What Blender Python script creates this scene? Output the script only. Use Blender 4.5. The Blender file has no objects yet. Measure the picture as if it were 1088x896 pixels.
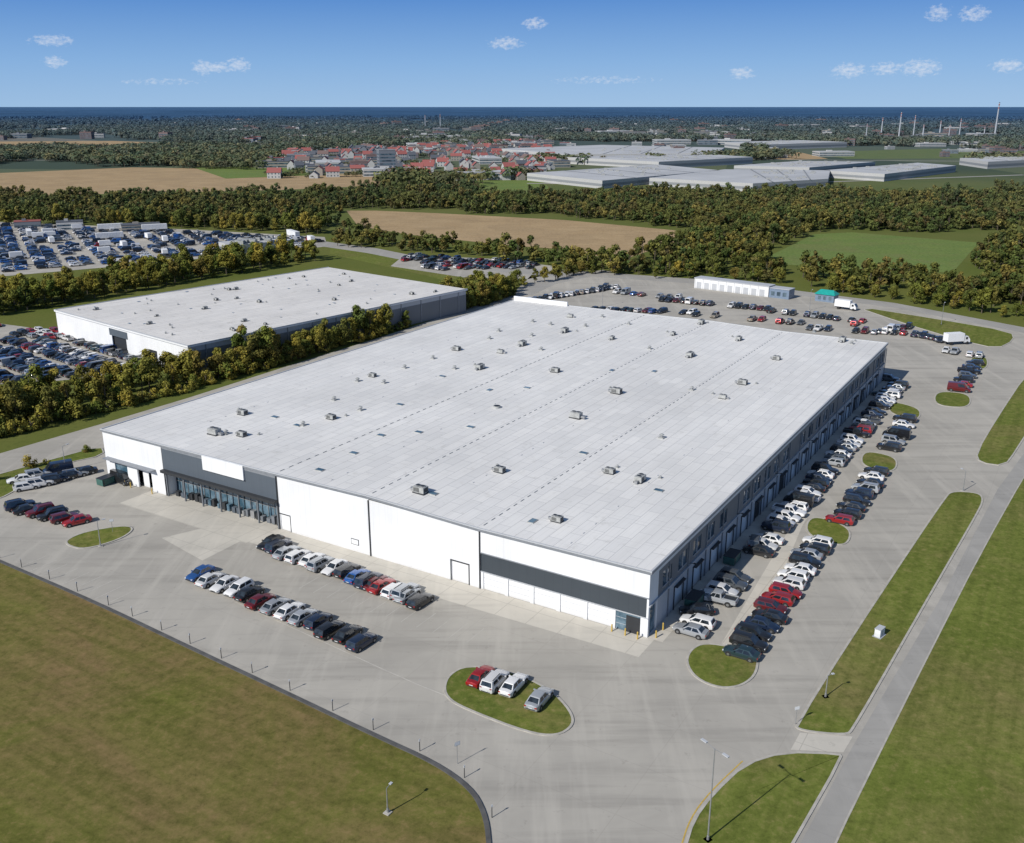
import bpy, math, random, bisect
from mathutils import Vector, Matrix, noise
random.seed(7)
U=random.uniform; R_=random.random
sc=bpy.context.scene
# ------------------------------------------------------------------ image pixels back-projected onto an assumed level plane
FL=1024.; H=68.; PITCH=math.atan(335/1024.); SP,CP=math.sin(PITCH),math.cos(PITCH)
def P(x,y,z=0.):
    dx=(x-544)/FL; dy=(448-y)/FL
    t=(z-H)/(-SP+dy*CP)
    return Vector((t*dx,t*(CP+dy*SP),z))
def PP(l,z=0.): return [P(a,b,z) for a,b in l]
# ------------------------------------------------------------------ materials
def new(name):
    m=bpy.data.materials.new(name); m.use_nodes=True
    nt=m.node_tree; return m,nt,nt.nodes['Principled BSDF']
def nd(nt,t,**k):
    n=nt.nodes.new(t)
    for a,b in k.items(): setattr(n,a,b)
    return n
def L(nt,a,b): nt.links.new(a,b)
def setin(nt,sock,v):
    if isinstance(v,(int,float)): sock.default_value=v
    elif isinstance(v,(tuple,list)): sock.default_value=tuple(v)+((1,) if len(v)==3 and len(sock.default_value)==4 else ())
    else: L(nt,v,sock)
def mth(nt,op,a,b=0.,c=None,clamp=False):
    n=nd(nt,'ShaderNodeMath',operation=op); n.use_clamp=clamp
    setin(nt,n.inputs[0],a); setin(nt,n.inputs[1],b)
    if c is not None: setin(nt,n.inputs[2],c)
    return n.outputs[0]
def mix(nt,a,b,fac,bt='MIX'):
    n=nd(nt,'ShaderNodeMix',data_type='RGBA',blend_type=bt)
    setin(nt,n.inputs[0],fac); setin(nt,n.inputs[6],a); setin(nt,n.inputs[7],b)
    return n.outputs[2]
def noi(nt,vec,scale,detail=3,rough=.55,lo=.4,hi=.6,dist=0.):
    n=nd(nt,'ShaderNodeTexNoise'); n.inputs['Scale'].default_value=scale
    n.inputs['Detail'].default_value=detail; n.inputs['Roughness'].default_value=rough
    n.inputs['Distortion'].default_value=dist
    L(nt,vec,n.inputs['Vector'])
    return rng(nt,n.outputs['Fac'],lo,hi)
def rng(nt,v,lo,hi,a=0.,b=1.):
    r=nd(nt,'ShaderNodeMapRange'); r.clamp=True
    setin(nt,r.inputs[0],v); r.inputs[1].default_value=lo; r.inputs[2].default_value=hi
    r.inputs[3].default_value=a; r.inputs[4].default_value=b
    return r.outputs[0]
def wpos(nt): return nd(nt,'ShaderNodeNewGeometry').outputs['Position']
def opos(nt): return nd(nt,'ShaderNodeTexCoord').outputs['Object']
def mapv(nt,vec,rot=0.,scale=(1,1,1)):
    m=nd(nt,'ShaderNodeMapping'); m.inputs['Rotation'].default_value=(0,0,rot); m.inputs['Scale'].default_value=scale
    L(nt,vec,m.inputs[0]); return m.outputs[0]
def rotscale(nt,vec,rot,scale): return mapv(nt,mapv(nt,vec,rot),0,scale)
def xyz(nt,vec):
    s=nd(nt,'ShaderNodeSeparateXYZ'); L(nt,vec,s.inputs[0]); return s.outputs
def lines(nt,v,period,width):
    return mth(nt,'LESS_THAN',mth(nt,'FRACT',mth(nt,'DIVIDE',v,period)),width/period)
def plain(name,col,rough=.6,metal=0.,var=.12,scale=1.5,hz=0.):
    m,nt,b=new(name); v=opos(nt)
    c=mix(nt,col,tuple(x*(1-var*2) for x in col),noi(nt,v,scale,3,.6,.35,.75))
    if hz: c=mix(nt,c,(.22,.28,.36),hz)  # distant haze painted in as a bluish-grey tint
    L(nt,c,b.inputs['Base Color']); b.inputs['Roughness'].default_value=rough; b.inputs['Metallic'].default_value=metal
    return m
def paint(name,col,metal=.2,rough=.28):
    m,nt,b=new(name); v=opos(nt)
    oi=nd(nt,'ShaderNodeObjectInfo').outputs['Random']
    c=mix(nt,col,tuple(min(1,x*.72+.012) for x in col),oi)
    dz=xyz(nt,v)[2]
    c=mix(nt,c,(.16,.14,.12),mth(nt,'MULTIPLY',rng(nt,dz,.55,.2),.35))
    L(nt,c,b.inputs['Base Color']); b.inputs['Metallic'].default_value=metal
    b.inputs['Roughness'].default_value=rough; b.inputs['Coat Weight'].default_value=.7; b.inputs['Coat Roughness'].default_value=.06
    return m
def haze(nt,c,k=1.):  # aerial haze painted into the base colour, bluer with distance
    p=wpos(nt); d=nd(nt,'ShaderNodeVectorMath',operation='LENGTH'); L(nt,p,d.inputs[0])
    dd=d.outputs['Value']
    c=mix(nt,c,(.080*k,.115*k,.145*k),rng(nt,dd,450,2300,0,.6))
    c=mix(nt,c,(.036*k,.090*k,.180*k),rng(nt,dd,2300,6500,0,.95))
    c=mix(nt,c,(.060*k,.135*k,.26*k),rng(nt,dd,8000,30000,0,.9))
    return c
def grass(name,g1,g2,br,brlo,brhi,ang=.5,mow=.35,det=4):
    m,nt,b=new(name); v=wpos(nt)
    c=mix(nt,g1,g2,noi(nt,v,.05,det,.6,.35,.65))
    c=mix(nt,c,br,mth(nt,'MULTIPLY',noi(nt,v,.03,det+2,.72,brlo,brhi,.9),.85))
    mv=rotscale(nt,v,ang,(.03,.6,1))
    c=mix(nt,c,tuple(x*.68 for x in g1),mth(nt,'MULTIPLY',noi(nt,mv,1.,4,.65,.42,.66),mow))
    n=nd(nt,'ShaderNodeTexNoise'); n.inputs['Scale'].default_value=.7; n.inputs['Detail'].default_value=7; n.inputs['Roughness'].default_value=.82; L(nt,v,n.inputs['Vector'])
    c=mix(nt,c,tuple(x*.40 for x in g1),rng(nt,n.outputs['Fac'],.5,.70,0,.75))
    c=mix(nt,c,tuple(x*1.5 for x in br),rng(nt,n.outputs['Fac'],.48,.30,0,.6))
    L(nt,c,b.inputs['Base Color']); b.inputs['Roughness'].default_value=.95; b.inputs['Specular IOR Level'].default_value=.1
    return m
M={}
M['grassL']=grass('grass_dry',(.120,.126,.027),(.152,.153,.038),(.195,.132,.064),.40,.64,.549,.55)
M['grassR']=grass('grass_green',(.112,.140,.026),(.152,.180,.038),(.20,.160,.07),.47,.72,-1.05,.5)
M['grassI']=grass('grass_island',(.095,.130,.025),(.145,.168,.034),(.20,.155,.07),.48,.66,1.,.25)
m,nt,b=new('ground_terrain'); v=wpos(nt)
c=mix(nt,(.10,.125,.03),(.13,.14,.04),noi(nt,v,.02,4,.6,.35,.65))
c=mix(nt,c,(.05,.065,.018),mth(nt,'MULTIPLY',noi(nt,v,.9,4,.75,.5,.75),.6))
vo=nd(nt,'ShaderNodeTexVoronoi'); vo.inputs['Scale'].default_value=.0032; L(nt,mapv(nt,v,.4,(1,.55,1)),vo.inputs['Vector'])
hs=xyz(nt,vo.outputs['Color'])
fc=mix(nt,(.045,.065,.03),(.10,.12,.055),mth(nt,'GREATER_THAN',hs[0],.60))
fc=mix(nt,fc,(.26,.21,.13),mth(nt,'GREATER_THAN',hs[1],.86))
d=nd(nt,'ShaderNodeVectorMath',operation='LENGTH'); L(nt,v,d.inputs[0])
c=mix(nt,c,fc,rng(nt,d.outputs['Value'],1000,1250))
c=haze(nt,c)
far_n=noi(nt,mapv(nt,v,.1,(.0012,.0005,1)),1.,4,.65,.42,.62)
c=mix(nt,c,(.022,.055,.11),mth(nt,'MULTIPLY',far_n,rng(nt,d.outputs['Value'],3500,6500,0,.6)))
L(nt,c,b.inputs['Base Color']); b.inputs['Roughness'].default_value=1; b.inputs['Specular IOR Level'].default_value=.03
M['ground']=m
def pavement(name,c1,c2,joint=0.,ang=-.549,stain=.5):
    m,nt,b=new(name); v=wpos(nt)
    c=mix(nt,c1,c2,noi(nt,v,.045,5,.65,.38,.64,.4))
    st=mapv(nt,v,ang,(.03,.35,1))
    c=mix(nt,c,tuple(x*.78 for x in c2),mth(nt,'MULTIPLY',noi(nt,st,1.,4,.65,.5,.72),stain))
    st2=mapv(nt,v,ang,(.3,.03,1))
    c=mix(nt,c,tuple(x*1.14 for x in c1),mth(nt,'MULTIPLY',noi(nt,st2,1.,4,.65,.5,.72),stain))
    c=mix(nt,c,tuple(x*.55 for x in c2),mth(nt,'MULTIPLY',noi(nt,v,.55,6,.75,.60,.75),.5))
    o=xyz(nt,mapv(nt,v,.549))
    if joint: j=mth(nt,'MAXIMUM',lines(nt,o[0],joint,.09),lines(nt,o[1],joint,.09)); k=.5
    else: j=mth(nt,'MAXIMUM',lines(nt,o[0],11.,.10),lines(nt,o[1],8.2,.10)); k=.13
    c=mix(nt,c,tuple(x*.55 for x in c2),mth(nt,'MULTIPLY',j,k))
    L(nt,c,b.inputs['Base Color']); b.inputs['Roughness'].default_value=.88; b.inputs['Specular IOR Level'].default_value=.25
    return m
M['lot']=pavement('lot_pavement',(.40,.380,.340),(.325,.310,.28),0,stain=.65)
M['apron']=pavement('apron_concrete',(.53,.50,.44),(.45,.43,.385),5.)
M['path']=pavement('path_asphalt',(.34,.33,.31),(.285,.278,.262),0,.95)
M['kerb']=plain('kerb_concrete',(.44,.42,.38),.9,0,.15,.8)
M['kerbdark']=plain('kerb_dark',(.10,.10,.10),.9,0,.2,.8)
M['line']=plain('road_paint',(.60,.59,.56),.8,0,.2,3)
M['worn']=plain('worn_paint',(.50,.48,.44),.8,0,.15,.6)
M['yellow']=plain('yellow_paint',(.55,.38,.08),.6,0,.15,3)
def wall(name,col,period=1.2,dirt=.3,rough=.55,lw=.04):
    m,nt,b=new(name); v=opos(nt); s=xyz(nt,v)
    a=mth(nt,'ADD',s[0],s[1])
    c=mix(nt,col,tuple(x*.93 for x in col),noi(nt,v,.12,3,.6,.4,.65))
    c=mix(nt,c,tuple(x*.72 for x in col),mth(nt,'MULTIPLY',lines(nt,a,period,lw),.55))
    sv=mapv(nt,v,0,(1.2,1.2,.06))
    c=mix(nt,c,tuple(x*.7 for x in col),mth(nt,'MULTIPLY',noi(nt,sv,1,4,.65,.52,.8),dirt))
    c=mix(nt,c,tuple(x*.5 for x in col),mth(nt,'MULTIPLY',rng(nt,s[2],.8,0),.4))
    L(nt,c,b.inputs['Base Color']); b.inputs['Roughness'].default_value=rough
    return m
M['white']=wall('white_cladding',(.74,.755,.775),1.2,.35)
M['grey']=wall('grey_cladding',(.085,.105,.13),1.2,.2)
M['band']=wall('dark_band_cladding',(.05,.062,.075),1.45,.25,.4,.06)
M['sidegrey']=wall('side_grey_cladding',(.16,.175,.195),1.2,.25)
M['lgrey']=wall('light_grey_cladding',(.45,.47,.5),1.0,.2)
M['trim']=plain('grey_trim',(.26,.28,.31),.5,.2)
M['dark']=plain('dark_trim',(.03,.033,.038),.5)
M['door']=wall('white_rollup_door',(.74,.75,.76),50,.2)
M['steel']=plain('galvanised_steel',(.42,.43,.44),.45,.6)
M['hv']=plain('hvac_casing',(.42,.43,.42),.5,.1,.2)
m,nt,b=new('window_glass'); v=opos(nt)
c=mix(nt,(.03,.055,.08),(.10,.15,.19),noi(nt,v,.35,2,.5,.4,.6)); L(nt,c,b.inputs['Base Color'])
b.inputs['Roughness'].default_value=.06; b.inputs['Specular IOR Level'].default_value=.9; M['glass']=m
m,nt,b=new('storefront_glass'); v=opos(nt)
c=mix(nt,(.04,.09,.13),(.16,.24,.30),noi(nt,v,.5,4,.6,.4,.65)); L(nt,c,b.inputs['Base Color'])
b.inputs['Roughness'].default_value=.08; b.inputs['Specular IOR Level'].default_value=.9; M['sglass']=m
def roofm(name,col,px=1.0,py=7.,fac=.35,dirt=1.):
    m,nt,b=new(name); v=opos(nt); s=xyz(nt,v)
    c=mix(nt,col,tuple(x*.88 for x in col),noi(nt,v,.035,5,.6,.4,.65))
    pv=nd(nt,'ShaderNodeTexBrick'); pv.inputs['Scale'].default_value=1; pv.inputs['Brick Width'].default_value=5.2; pv.inputs['Row Height'].default_value=2.1
    pv.inputs['Mortar Size'].default_value=.045; pv.inputs['Color1'].default_value=(1,1,1,1); pv.inputs['Color2'].default_value=(.91,.915,.925,1); pv.inputs['Mortar'].default_value=(.60,.61,.63,1)
    L(nt,mapv(nt,v,math.pi/2),pv.inputs['Vector'])
    c=mix(nt,c,pv.outputs['Color'],.9,'MULTIPLY')
    c=mix(nt,c,tuple(x*.66 for x in col),mth(nt,'MULTIPLY',lines(nt,s[0],px,.07),fac))
    c=mix(nt,c,tuple(x*.60 for x in col),mth(nt,'MULTIPLY',lines(nt,s[1],py,.10),fac))
    sv=mapv(nt,v,0,(.5,.03,1))
    c=mix(nt,c,tuple(x*.76 for x in col),mth(nt,'MULTIPLY',noi(nt,sv,1,4,.65,.52,.75),.5*dirt))
    c=mix(nt,c,(.36,.35,.32),mth(nt,'MULTIPLY',noi(nt,v,.3,5,.75,.58,.8),.6*dirt))
    L(nt,c,b.inputs['Base Color']); b.inputs['Roughness'].default_value=.65; b.inputs['Specular IOR Level'].default_value=.3
    return m
M['roof']=roofm('white_roof_membrane',(.74,.735,.72))
M['roof2']=roofm('white_roof_membrane_b',(.72,.70,.67),1.4,9.,.25,1.6)
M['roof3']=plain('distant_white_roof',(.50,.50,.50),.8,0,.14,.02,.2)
# vehicles
CARCOL={'black':(.012,.013,.016),'navy':(.012,.025,.06),'white':(.76,.76,.76),'silver':(.42,.44,.46),'grey':(.10,.11,.12),
 'red':(.38,.012,.014),'darkred':(.15,.01,.014),'blue':(.02,.11,.36),'teal':(.015,.05,.06),'beige':(.34,.30,.24)}
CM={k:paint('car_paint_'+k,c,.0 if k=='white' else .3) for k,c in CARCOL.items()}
m,nt,b=new('car_glass'); c=mix(nt,(.012,.016,.02),(.03,.04,.05),noi(nt,opos(nt),1.,2,.5,.4,.6)); L(nt,c,b.inputs['Base Color']); b.inputs['Roughness'].default_value=.05; b.inputs['Specular IOR Level'].default_value=.8; M['cglass']=m
M['tire']=plain('tire_rubber',(.02,.02,.02),.85)
M['hub']=plain('wheel_hub',(.35,.36,.37),.35,.7)
M['lamp']=plain('headlight_lens',(.65,.68,.7),.15)
M['tail']=plain('taillight_lens',(.35,.01,.01),.2)
# foliage
def leafm(name,cols,k=1.):
    m=bpy.data.materials.new(name); m.use_nodes=True; nt=m.node_tree
    nt.nodes.remove(nt.nodes['Principled BSDF']); out=nt.nodes['Material Output']
    oi=nd(nt,'ShaderNodeObjectInfo').outputs['Random']
    ti=nd(nt,'ShaderNodeAttribute',attribute_name='tint').outputs['Fac']
    cr=nd(nt,'ShaderNodeValToRGB'); L(nt,mth(nt,'FRACT',mth(nt,'ADD',oi,ti)),cr.inputs[0]); e=cr.color_ramp.elements
    e[0].color=cols[0]+(1,); e[0].position=0; e[1].color=cols[-1]+(1,); e[1].position=1
    for i,cc in enumerate(cols[1:-1]):
        x=e.new((i+1)/(len(cols)-1)); x.color=cc+(1,)
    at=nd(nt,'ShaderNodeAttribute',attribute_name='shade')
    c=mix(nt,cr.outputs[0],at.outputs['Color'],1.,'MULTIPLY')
    w=wpos(nt)
    c=mix(nt,c,(.22,.185,.05),mth(nt,'MULTIPLY',noi(nt,w,.02,2,.6,.5,.7),.35))
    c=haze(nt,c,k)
    df=nd(nt,'ShaderNodeBsdfDiffuse'); L(nt,c,df.inputs[0])
    tr=nd(nt,'ShaderNodeBsdfTranslucent'); ms=nd(nt,'ShaderNodeMixShader'); ms.inputs[0].default_value=.22
    L(nt,c,tr.inputs[0]); L(nt,df.outputs[0],ms.inputs[1]); L(nt,tr.outputs[0],ms.inputs[2]); L(nt,ms.outputs[0],out.inputs[0])
    return m
M['leaf']=leafm('foliage_autumn',[(.10,.135,.032),(.165,.185,.04),(.27,.235,.048),(.14,.16,.04),(.36,.28,.055),(.09,.125,.034),(.24,.18,.05)],1.3)
M['leafF']=leafm('foliage_forest',[(.070,.102,.032),(.105,.138,.038),(.165,.165,.044),(.082,.115,.034),(.25,.205,.055),(.062,.094,.034),(.17,.13,.045)],1.4)
M['bark']=plain('bark',(.12,.10,.07),.9,0,.3,3)
# ------------------------------------------------------------------ mesh builder
class MB:
    def __init__(s): s.v=[];s.f=[];s.m=[]
    def add(s,vs,fs,m):
        o=len(s.v); s.v+= [tuple(a) for a in vs]
        for q in fs: s.f.append([o+i for i in q]); s.m.append(m)
    def box(s,x0,x1,y0,y1,z0,z1,m=0,T=None):
        vs=[Vector(p) for p in ((x0,y0,z0),(x1,y0,z0),(x1,y1,z0),(x0,y1,z0),(x0,y0,z1),(x1,y0,z1),(x1,y1,z1),(x0,y1,z1))]
        if T is not None: vs=[T@p for p in vs]
        s.add(vs,[(3,2,1,0),(4,5,6,7),(0,1,5,4),(1,2,6,5),(2,3,7,6),(3,0,4,7)],m)
    def tube(s,a,b,r0,r1,n=8,m=0,cap=True):
        a=Vector(a);b=Vector(b);d=(b-a).normalized()
        q=d.orthogonal().normalized(); w=d.cross(q)
        vs=[]
        for c,r in((a,r0),(b,r1)):
            for i in range(n):
                t=2*math.pi*i/n; vs.append(c+q*math.cos(t)*r+w*math.sin(t)*r)
        fs=[(i,(i+1)%n,n+(i+1)%n,n+i) for i in range(n)]
        if cap: fs+= [tuple(range(n-1,-1,-1)),tuple(range(n,2*n))]
        s.add(vs,fs,m)
    def quad(s,pts,m=0): s.add(pts,[tuple(range(len(pts)))],m)
    def mesh(s,name,mats,smooth=None):
        me=bpy.data.meshes.new(name); me.from_pydata(s.v,[],s.f)
        for a in mats: me.materials.append(a)
        me.polygons.foreach_set('material_index',s.m)
        if smooth:
            me.polygons.foreach_set('use_smooth',[True]*len(s.f)); me.set_sharp_from_angle(angle=smooth)
        me.update(); return me
    def obj(s,name,mats,parent=None,smooth=None):
        return ob(name,s.mesh(name,mats,smooth),parent)
def ob(name,me,parent=None,loc=None,rz=0.,sc_=None):
    o=bpy.data.objects.new(name,me); sc.collection.objects.link(o)
    if parent: o.parent=parent
    if loc is not None: o.location=loc
    if rz: o.rotation_euler=(0,0,rz)
    if sc_: o.scale=(sc_,)*3 if isinstance(sc_,(int,float)) else sc_
    return o
def empty(name,loc,rz=0.):
    o=ob(name,None,None,loc,rz); o.empty_display_size=1; return o
def chaikin(p,n=2,closed=True):
    for _ in range(n):
        q=[]; k=len(p)
        if not closed: q.append(p[0])
        for i in range(k if closed else k-1):
            a,b=p[i],p[(i+1)%k]; q+= [a*.75+b*.25,a*.25+b*.75]
        if not closed: q.append(p[-1])
        p=q
    return p
def area(p): return sum(p[i].x*p[(i+1)%len(p)].y-p[(i+1)%len(p)].x*p[i].y for i in range(len(p)))/2
def sheet(name,pts,z,mat,sm=0):
    p=chaikin(pts,sm) if sm else pts
    if area(p)<0: p=p[::-1]
    b=MB(); b.quad([(q.x,q.y,z) for q in p]); return b.obj(name,[mat])
def island(name,pts,h=.14,kw=.3,grassm=None,kerbm=None,sm=2,z0=.02):
    p=chaikin(pts,sm) if sm else pts
    if area(p)<0: p=p[::-1]
    n=len(p); inn=[]
    for i in range(n):
        d=(p[(i+1)%n]-p[i-1]); d.z=0; d.normalize(); inn.append(p[i]+Vector((-d.y,d.x,0))*kw)
    vs=[(q.x,q.y,z0) for q in p]+[(q.x,q.y,h) for q in p]+[(q.x,q.y,h) for q in inn]+[(q.x,q.y,h-.03) for q in inn]
    fs=[]
    for k in range(3):
        for i in range(n):
            j=(i+1)%n; fs.append((k*n+i,k*n+j,(k+1)*n+j,(k+1)*n+i))
    b=MB(); b.add(vs,fs,0); b.add(vs[3*n:],[tuple(range(n))],1)
    return b.obj(name,[kerbm or M['kerb'],grassm or M['grassI']])
def ribbon(b,pts,w,z0,z1,m=0):
    n=len(pts); A=[];B=[]
    for i in range(n):
        d=pts[min(i+1,n-1)]-pts[max(i-1,0)]; d.z=0; d.normalize(); o=Vector((-d.y,d.x,0))*w/2
        A.append(pts[i]+o);B.append(pts[i]-o)
    vs=[(q.x,q.y,z) for z in(z0,z1) for q in A]+[(q.x,q.y,z) for z in(z0,z1) for q in B]
    fs=[]
    for i in range(n-1):
        fs+= [(i,n+i,n+i+1,i+1),(n+i,3*n+i,3*n+i+1,n+i+1),(2*n+i+1,3*n+i+1,3*n+i,2*n+i)]
    b.add(vs,fs,m)
def inside(p,poly):
    c=False;n=len(poly);j=n-1
    for i in range(n):
        a,b=poly[i],poly[j]
        if (a.y>p.y)!=(b.y>p.y) and p.x<(b.x-a.x)*(p.y-a.y)/(b.y-a.y)+a.x: c=not c
        j=i
    return c
# ------------------------------------------------------------------ ground
b=MB(); S=90000
b.quad([(-S,-3000,0),(S,-3000,0),(S,S,0),(-S,S,0)]); b.obj('ground',[M['ground']])
KL=[(-100,554),(-50,575),(0,597),(100,640),(200,688),(300,735),(400,783),(462,811),(500,838),(515,864),(520,896),(522,1000)]
kerbL=chaikin(PP(KL),2,False)
lotp=kerbL+PP([(900,1000),(1400,760),(1500,450),(1250,385),(1088,350),(950,322),(760,298),(600,287),(565,292),(545,312),(400,360),(300,391),(200,423),(110,450),(0,482),(-100,510)])
sheet('parking_lot_pavement',lotp,.03,M['lot'])
sheet('road',PP([(-100,510),(-100,532),(-500,650),(-500,612)]),.028,M['lot'])
fieldL=kerbL+PP([(500,1400),(-900,1400),(-900,760),(-500,660)])
sheet('grass_field',fieldL,.016,M['grassL'])
b=MB(); ribbon(b,kerbL,.5,0,.16); b.obj('kerb',[M['kerbdark']])
sheet('footpath',PP([(1130,425),(1060,520),(1000,635),(905,795),(835,925),(880,940),(940,820),(1000,700),(1060,590),(1130,470)]),.038,M['path'])
island('grass_verge',PP([(1135,430),(1088,505),(1040,590),(985,697),(935,797),(884,900),(860,960),(1500,960),(1900,480),(1400,400)]),.08,.2,M['grassR'],sm=1)
island('grass_verge',PP([(1003,528),(1012,522),(1040,524),(1046,531),(1040,545),(985,640),(908,776),(900,783),(850,778),(842,770)]),.14,.3,M['grassR'],sm=2)
island('grass_verge',PP([(1170,310),(1088,400),(1058,445),(1036,482),(1040,492),(1068,496),(1080,480),(1120,415),(1230,330)]),.14,.3,M['grassR'],sm=1)
island('grass_verge',PP([(725,905),(735,872),(755,845),(790,812),(832,799),(892,801),(896,806),(845,896),(825,930),(715,940)]),.14,.3,M['grassR'],M['kerb'],sm=1)
b=MB(); ribbon(b,chaikin(PP([(722,905),(733,870),(754,842),(789,809)]),2,False),.14,.03,.05); b.obj('yellow_kerb_line',[M['yellow']])
sheet('crossing_pavement',PP([(840,797),(850,779),(906,783),(896,800)]),.042,M['apron'])
island('grass_verge',PP([(-85,527),(0,504),(60,487),(108,474),(112,484),(70,493),(40,503),(20,520),(0,531),(-60,549)]),.14,.3,M['grassI'],sm=1)
def blob(x,y,rx,ry,rot=0,n=14):
    c,s=math.cos(math.radians(rot)),math.sin(math.radians(rot)); o=[]
    for i in range(n):
        t=2*math.pi*i/n; e=math.copysign(abs(math.cos(t))**.75,math.cos(t))*rx; g=math.copysign(abs(math.sin(t))**.75,math.sin(t))*ry
        o.append(P(x+e*c-g*s,y+e*s+g*c))
    return o
island('grass_island',PP([(470,732),(476,717),(496,707),(540,712),(585,732),(608,756),(611,772),(592,784),(560,780),(500,757),(476,745)]),sm=2)
island('grass_island',PP([(727,704),(733,690),(748,683),(780,688),(806,692),(806,716),(790,730),(765,733),(738,722)]),sm=2)
island('grass_island',PP([(68,575),(90,565),(135,558),(144,563),(128,574),(90,585),(72,581)]),sm=2)
for q in [(880,565,25,12,18),(934,491,20,9,12),(961,437,18,7,15),(1012,425,20,8,5),(1040,386,10,7,0)]: island('grass_island',blob(*q),sm=1)
island('grass_verge',PP([(905,325),(1000,340),(1075,353),(1078,362),(1060,371),(1020,362),(960,344)]),sm=1,grassm=M['grassR'])
c0=Vector((18.2,114.2,0)); Fd=Vector((-.853,.5219,0)); Rd=Vector((.5219,.853,0))
def B(u,v,z=0): q=c0+Fd*u+Rd*v; q.z=z; return q
sheet('concrete_apron',[B(-1,0),B(68,0),B(68,-6.5),B(-1,-5)],.036,M['apron'])
sheet('concrete_apron',[B(68.1,3),B(100,3),B(100,-7),B(68.1,-7)],.0365,M['apron'])
sheet('concrete_apron',PP([(172,572),(222,560),(262,572),(215,596)]),.041,M['apron'])
sheet('concrete_apron',PP([(763,690),(840,560),(868,512),(880,512),(852,560),(800,684)]),.036,M['apron'])
sheet('concrete_apron',[B(0,0),B(0,150),B(-2.2,150),B(-2.2,0)],.0405,M['apron'])
tan=grass('stubble_field',(.37,.265,.15),(.42,.31,.18),(.30,.22,.13),.45,.65,.1,.45,3)
grn=grass('crop_field_green',(.125,.185,.05),(.15,.205,.055),(.17,.175,.07),.5,.7,.1,.35,3)
grn2=grass('crop_field_far',(.10,.14,.06),(.12,.16,.065),(.14,.15,.08),.5,.7,.1,.3,3)
sheet('stubble_field',PP([(368,224),(400,224),(470,227),(600,234),(718,245),(716,258),(668,274),(640,274),(612,266),(540,261),(430,249),(380,240)]),.05,tan)
sheet('stubble_field',PP([(-200,186),(0,184),(140,178),(400,182),(408,197),(300,202),(120,206),(0,209),(-200,211)]),.05,tan)
sheet('crop_field',PP([(205,178),(320,176),(372,185),(240,190)]),.12,grn)
sheet('crop_field',PP([(818,272),(865,249),(905,247),(1040,258),(1012,290),(900,286),(830,281)]),.05,grn)
sheet('crop_field',PP([(500,191),(575,192),(590,206),(520,205)]),.05,grn)
sheet('crop_field',PP([(860,162),(1000,158),(1120,162),(1100,168),(900,169)]),.05,grn2)
sheet('crop_field',PP([(800,164),(850,162),(880,169),(830,170)]),.06,tan)
sheet('stubble_field',PP([(-60,151),(120,150),(260,155),(100,158),(-60,157)]),.3,tan)
sheet('industrial_yard_pavement',PP([(-80,300),(0,294),(150,281),(348,262),(345,252),(200,244),(0,236),(-80,236)]),.03,M['lot'])
sheet('parking_lot_pavement',PP([(-160,425),(-60,412),(60,405),(150,395),(182,383),(60,352),(0,344),(-120,346)]),.03,M['lot'])
sheet('parking_lot_pavement',PP([(415,283),(430,271),(520,275),(590,283),(600,288),(560,297),(500,296)]),.03,M['lot'])
sheet('grass_field',PP([(352,262),(400,270),(430,276),(500,297),(545,305),(500,305),(440,290),(350,270)]),.02,M['grassR'])
sheet('road',PP([(340,256),(400,264),(440,272),(560,284),(610,291),(600,295),(540,290),(430,277),(390,269),(335,261)]),.034,M['path'])
sheet('road',PP([(600,287),(760,298),(950,322),(1088,348),(1250,382),(1255,390),(1088,354),(950,327),(760,303),(600,292)]),.036,M['path'])
sheet('road',PP([(545,312),(575,299),(640,287),(652,289),(590,302),(565,314)]),.0375,M['path'])
for l in ([(0,214),(300,210),(480,212)],[(560,195),(780,197),(1088,186)],[(0,170),(300,172),(600,168),(1088,172)]):
    b=MB(); ribbon(b,PP(l),7,.06,.09); b.obj('road',[M['path']])
# ------------------------------------------------------------------ main warehouse
ROT=math.atan2(-.5219,.853)
WH=empty('warehouse',(18.2,114.2,0),ROT)
MW=Matrix.Translation((18.2,114.2,0))@Matrix.Rotation(ROT,4,'Z'); MWi=MW.inverted()
WM=[M['white'],M['grey'],M['lgrey'],M['trim'],M['dark'],M['door'],M['glass'],M['sglass'],M['steel'],M['sidegrey'],M['band']]
def rz(x):
    k=[(-112,10.),(-67.3,10.15),(-47.6,10.4),(-26.8,9.8),(0,10.)]
    for (a,b_),(c,d_) in zip(k,k[1:]):
        if x<=c: return b_+(d_-b_)*(x-a)/(c-a)
    return 10.
W=MB()
def wallx(mb,x0,x1,z0,z1,ops,m,y0=0.,y1=.3):
    xs=sorted(set([x0,x1]+[o[0] for o in ops]+[o[1] for o in ops]))
    for a,b_ in zip(xs,xs[1:]):
        o=[q for q in ops if q[0]<=a+1e-6 and q[1]>=b_-1e-6]
        if not o: mb.box(a,b_,y0,y1,z0,z1,m)
        else:
            q=o[0]
            if q[2]>z0: mb.box(a,b_,y0,y1,z0,q[2],m)
            if q[3]<z1: mb.box(a,b_,y0,y1,q[3],z1,m)
WT=9.62
wallx(W,-26.8,-.3,5.9,WT,[],0)
W.box(-26.8,-.3,.10,.3,2.9,5.9,10)
W.box(-26.8,-.0,-.10,.0,5.82,5.95,3); W.box(-26.8,0,-.10,.0,2.84,2.94,2)
ops=[]
for i in range(6):
    a=-26.3+i*4.3; ops.append((a,a+3.7,0,2.84))
wallx(W,-26.8,-.3,0,2.9,ops,0)
for i,o in enumerate(ops):
    W.box(o[0],o[1],.16,.28,.0,2.83,5 if i<5 else 7)
    for z in(.9,1.85): W.box(o[0],o[1],.12,.16,z,z+.04,2)
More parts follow.
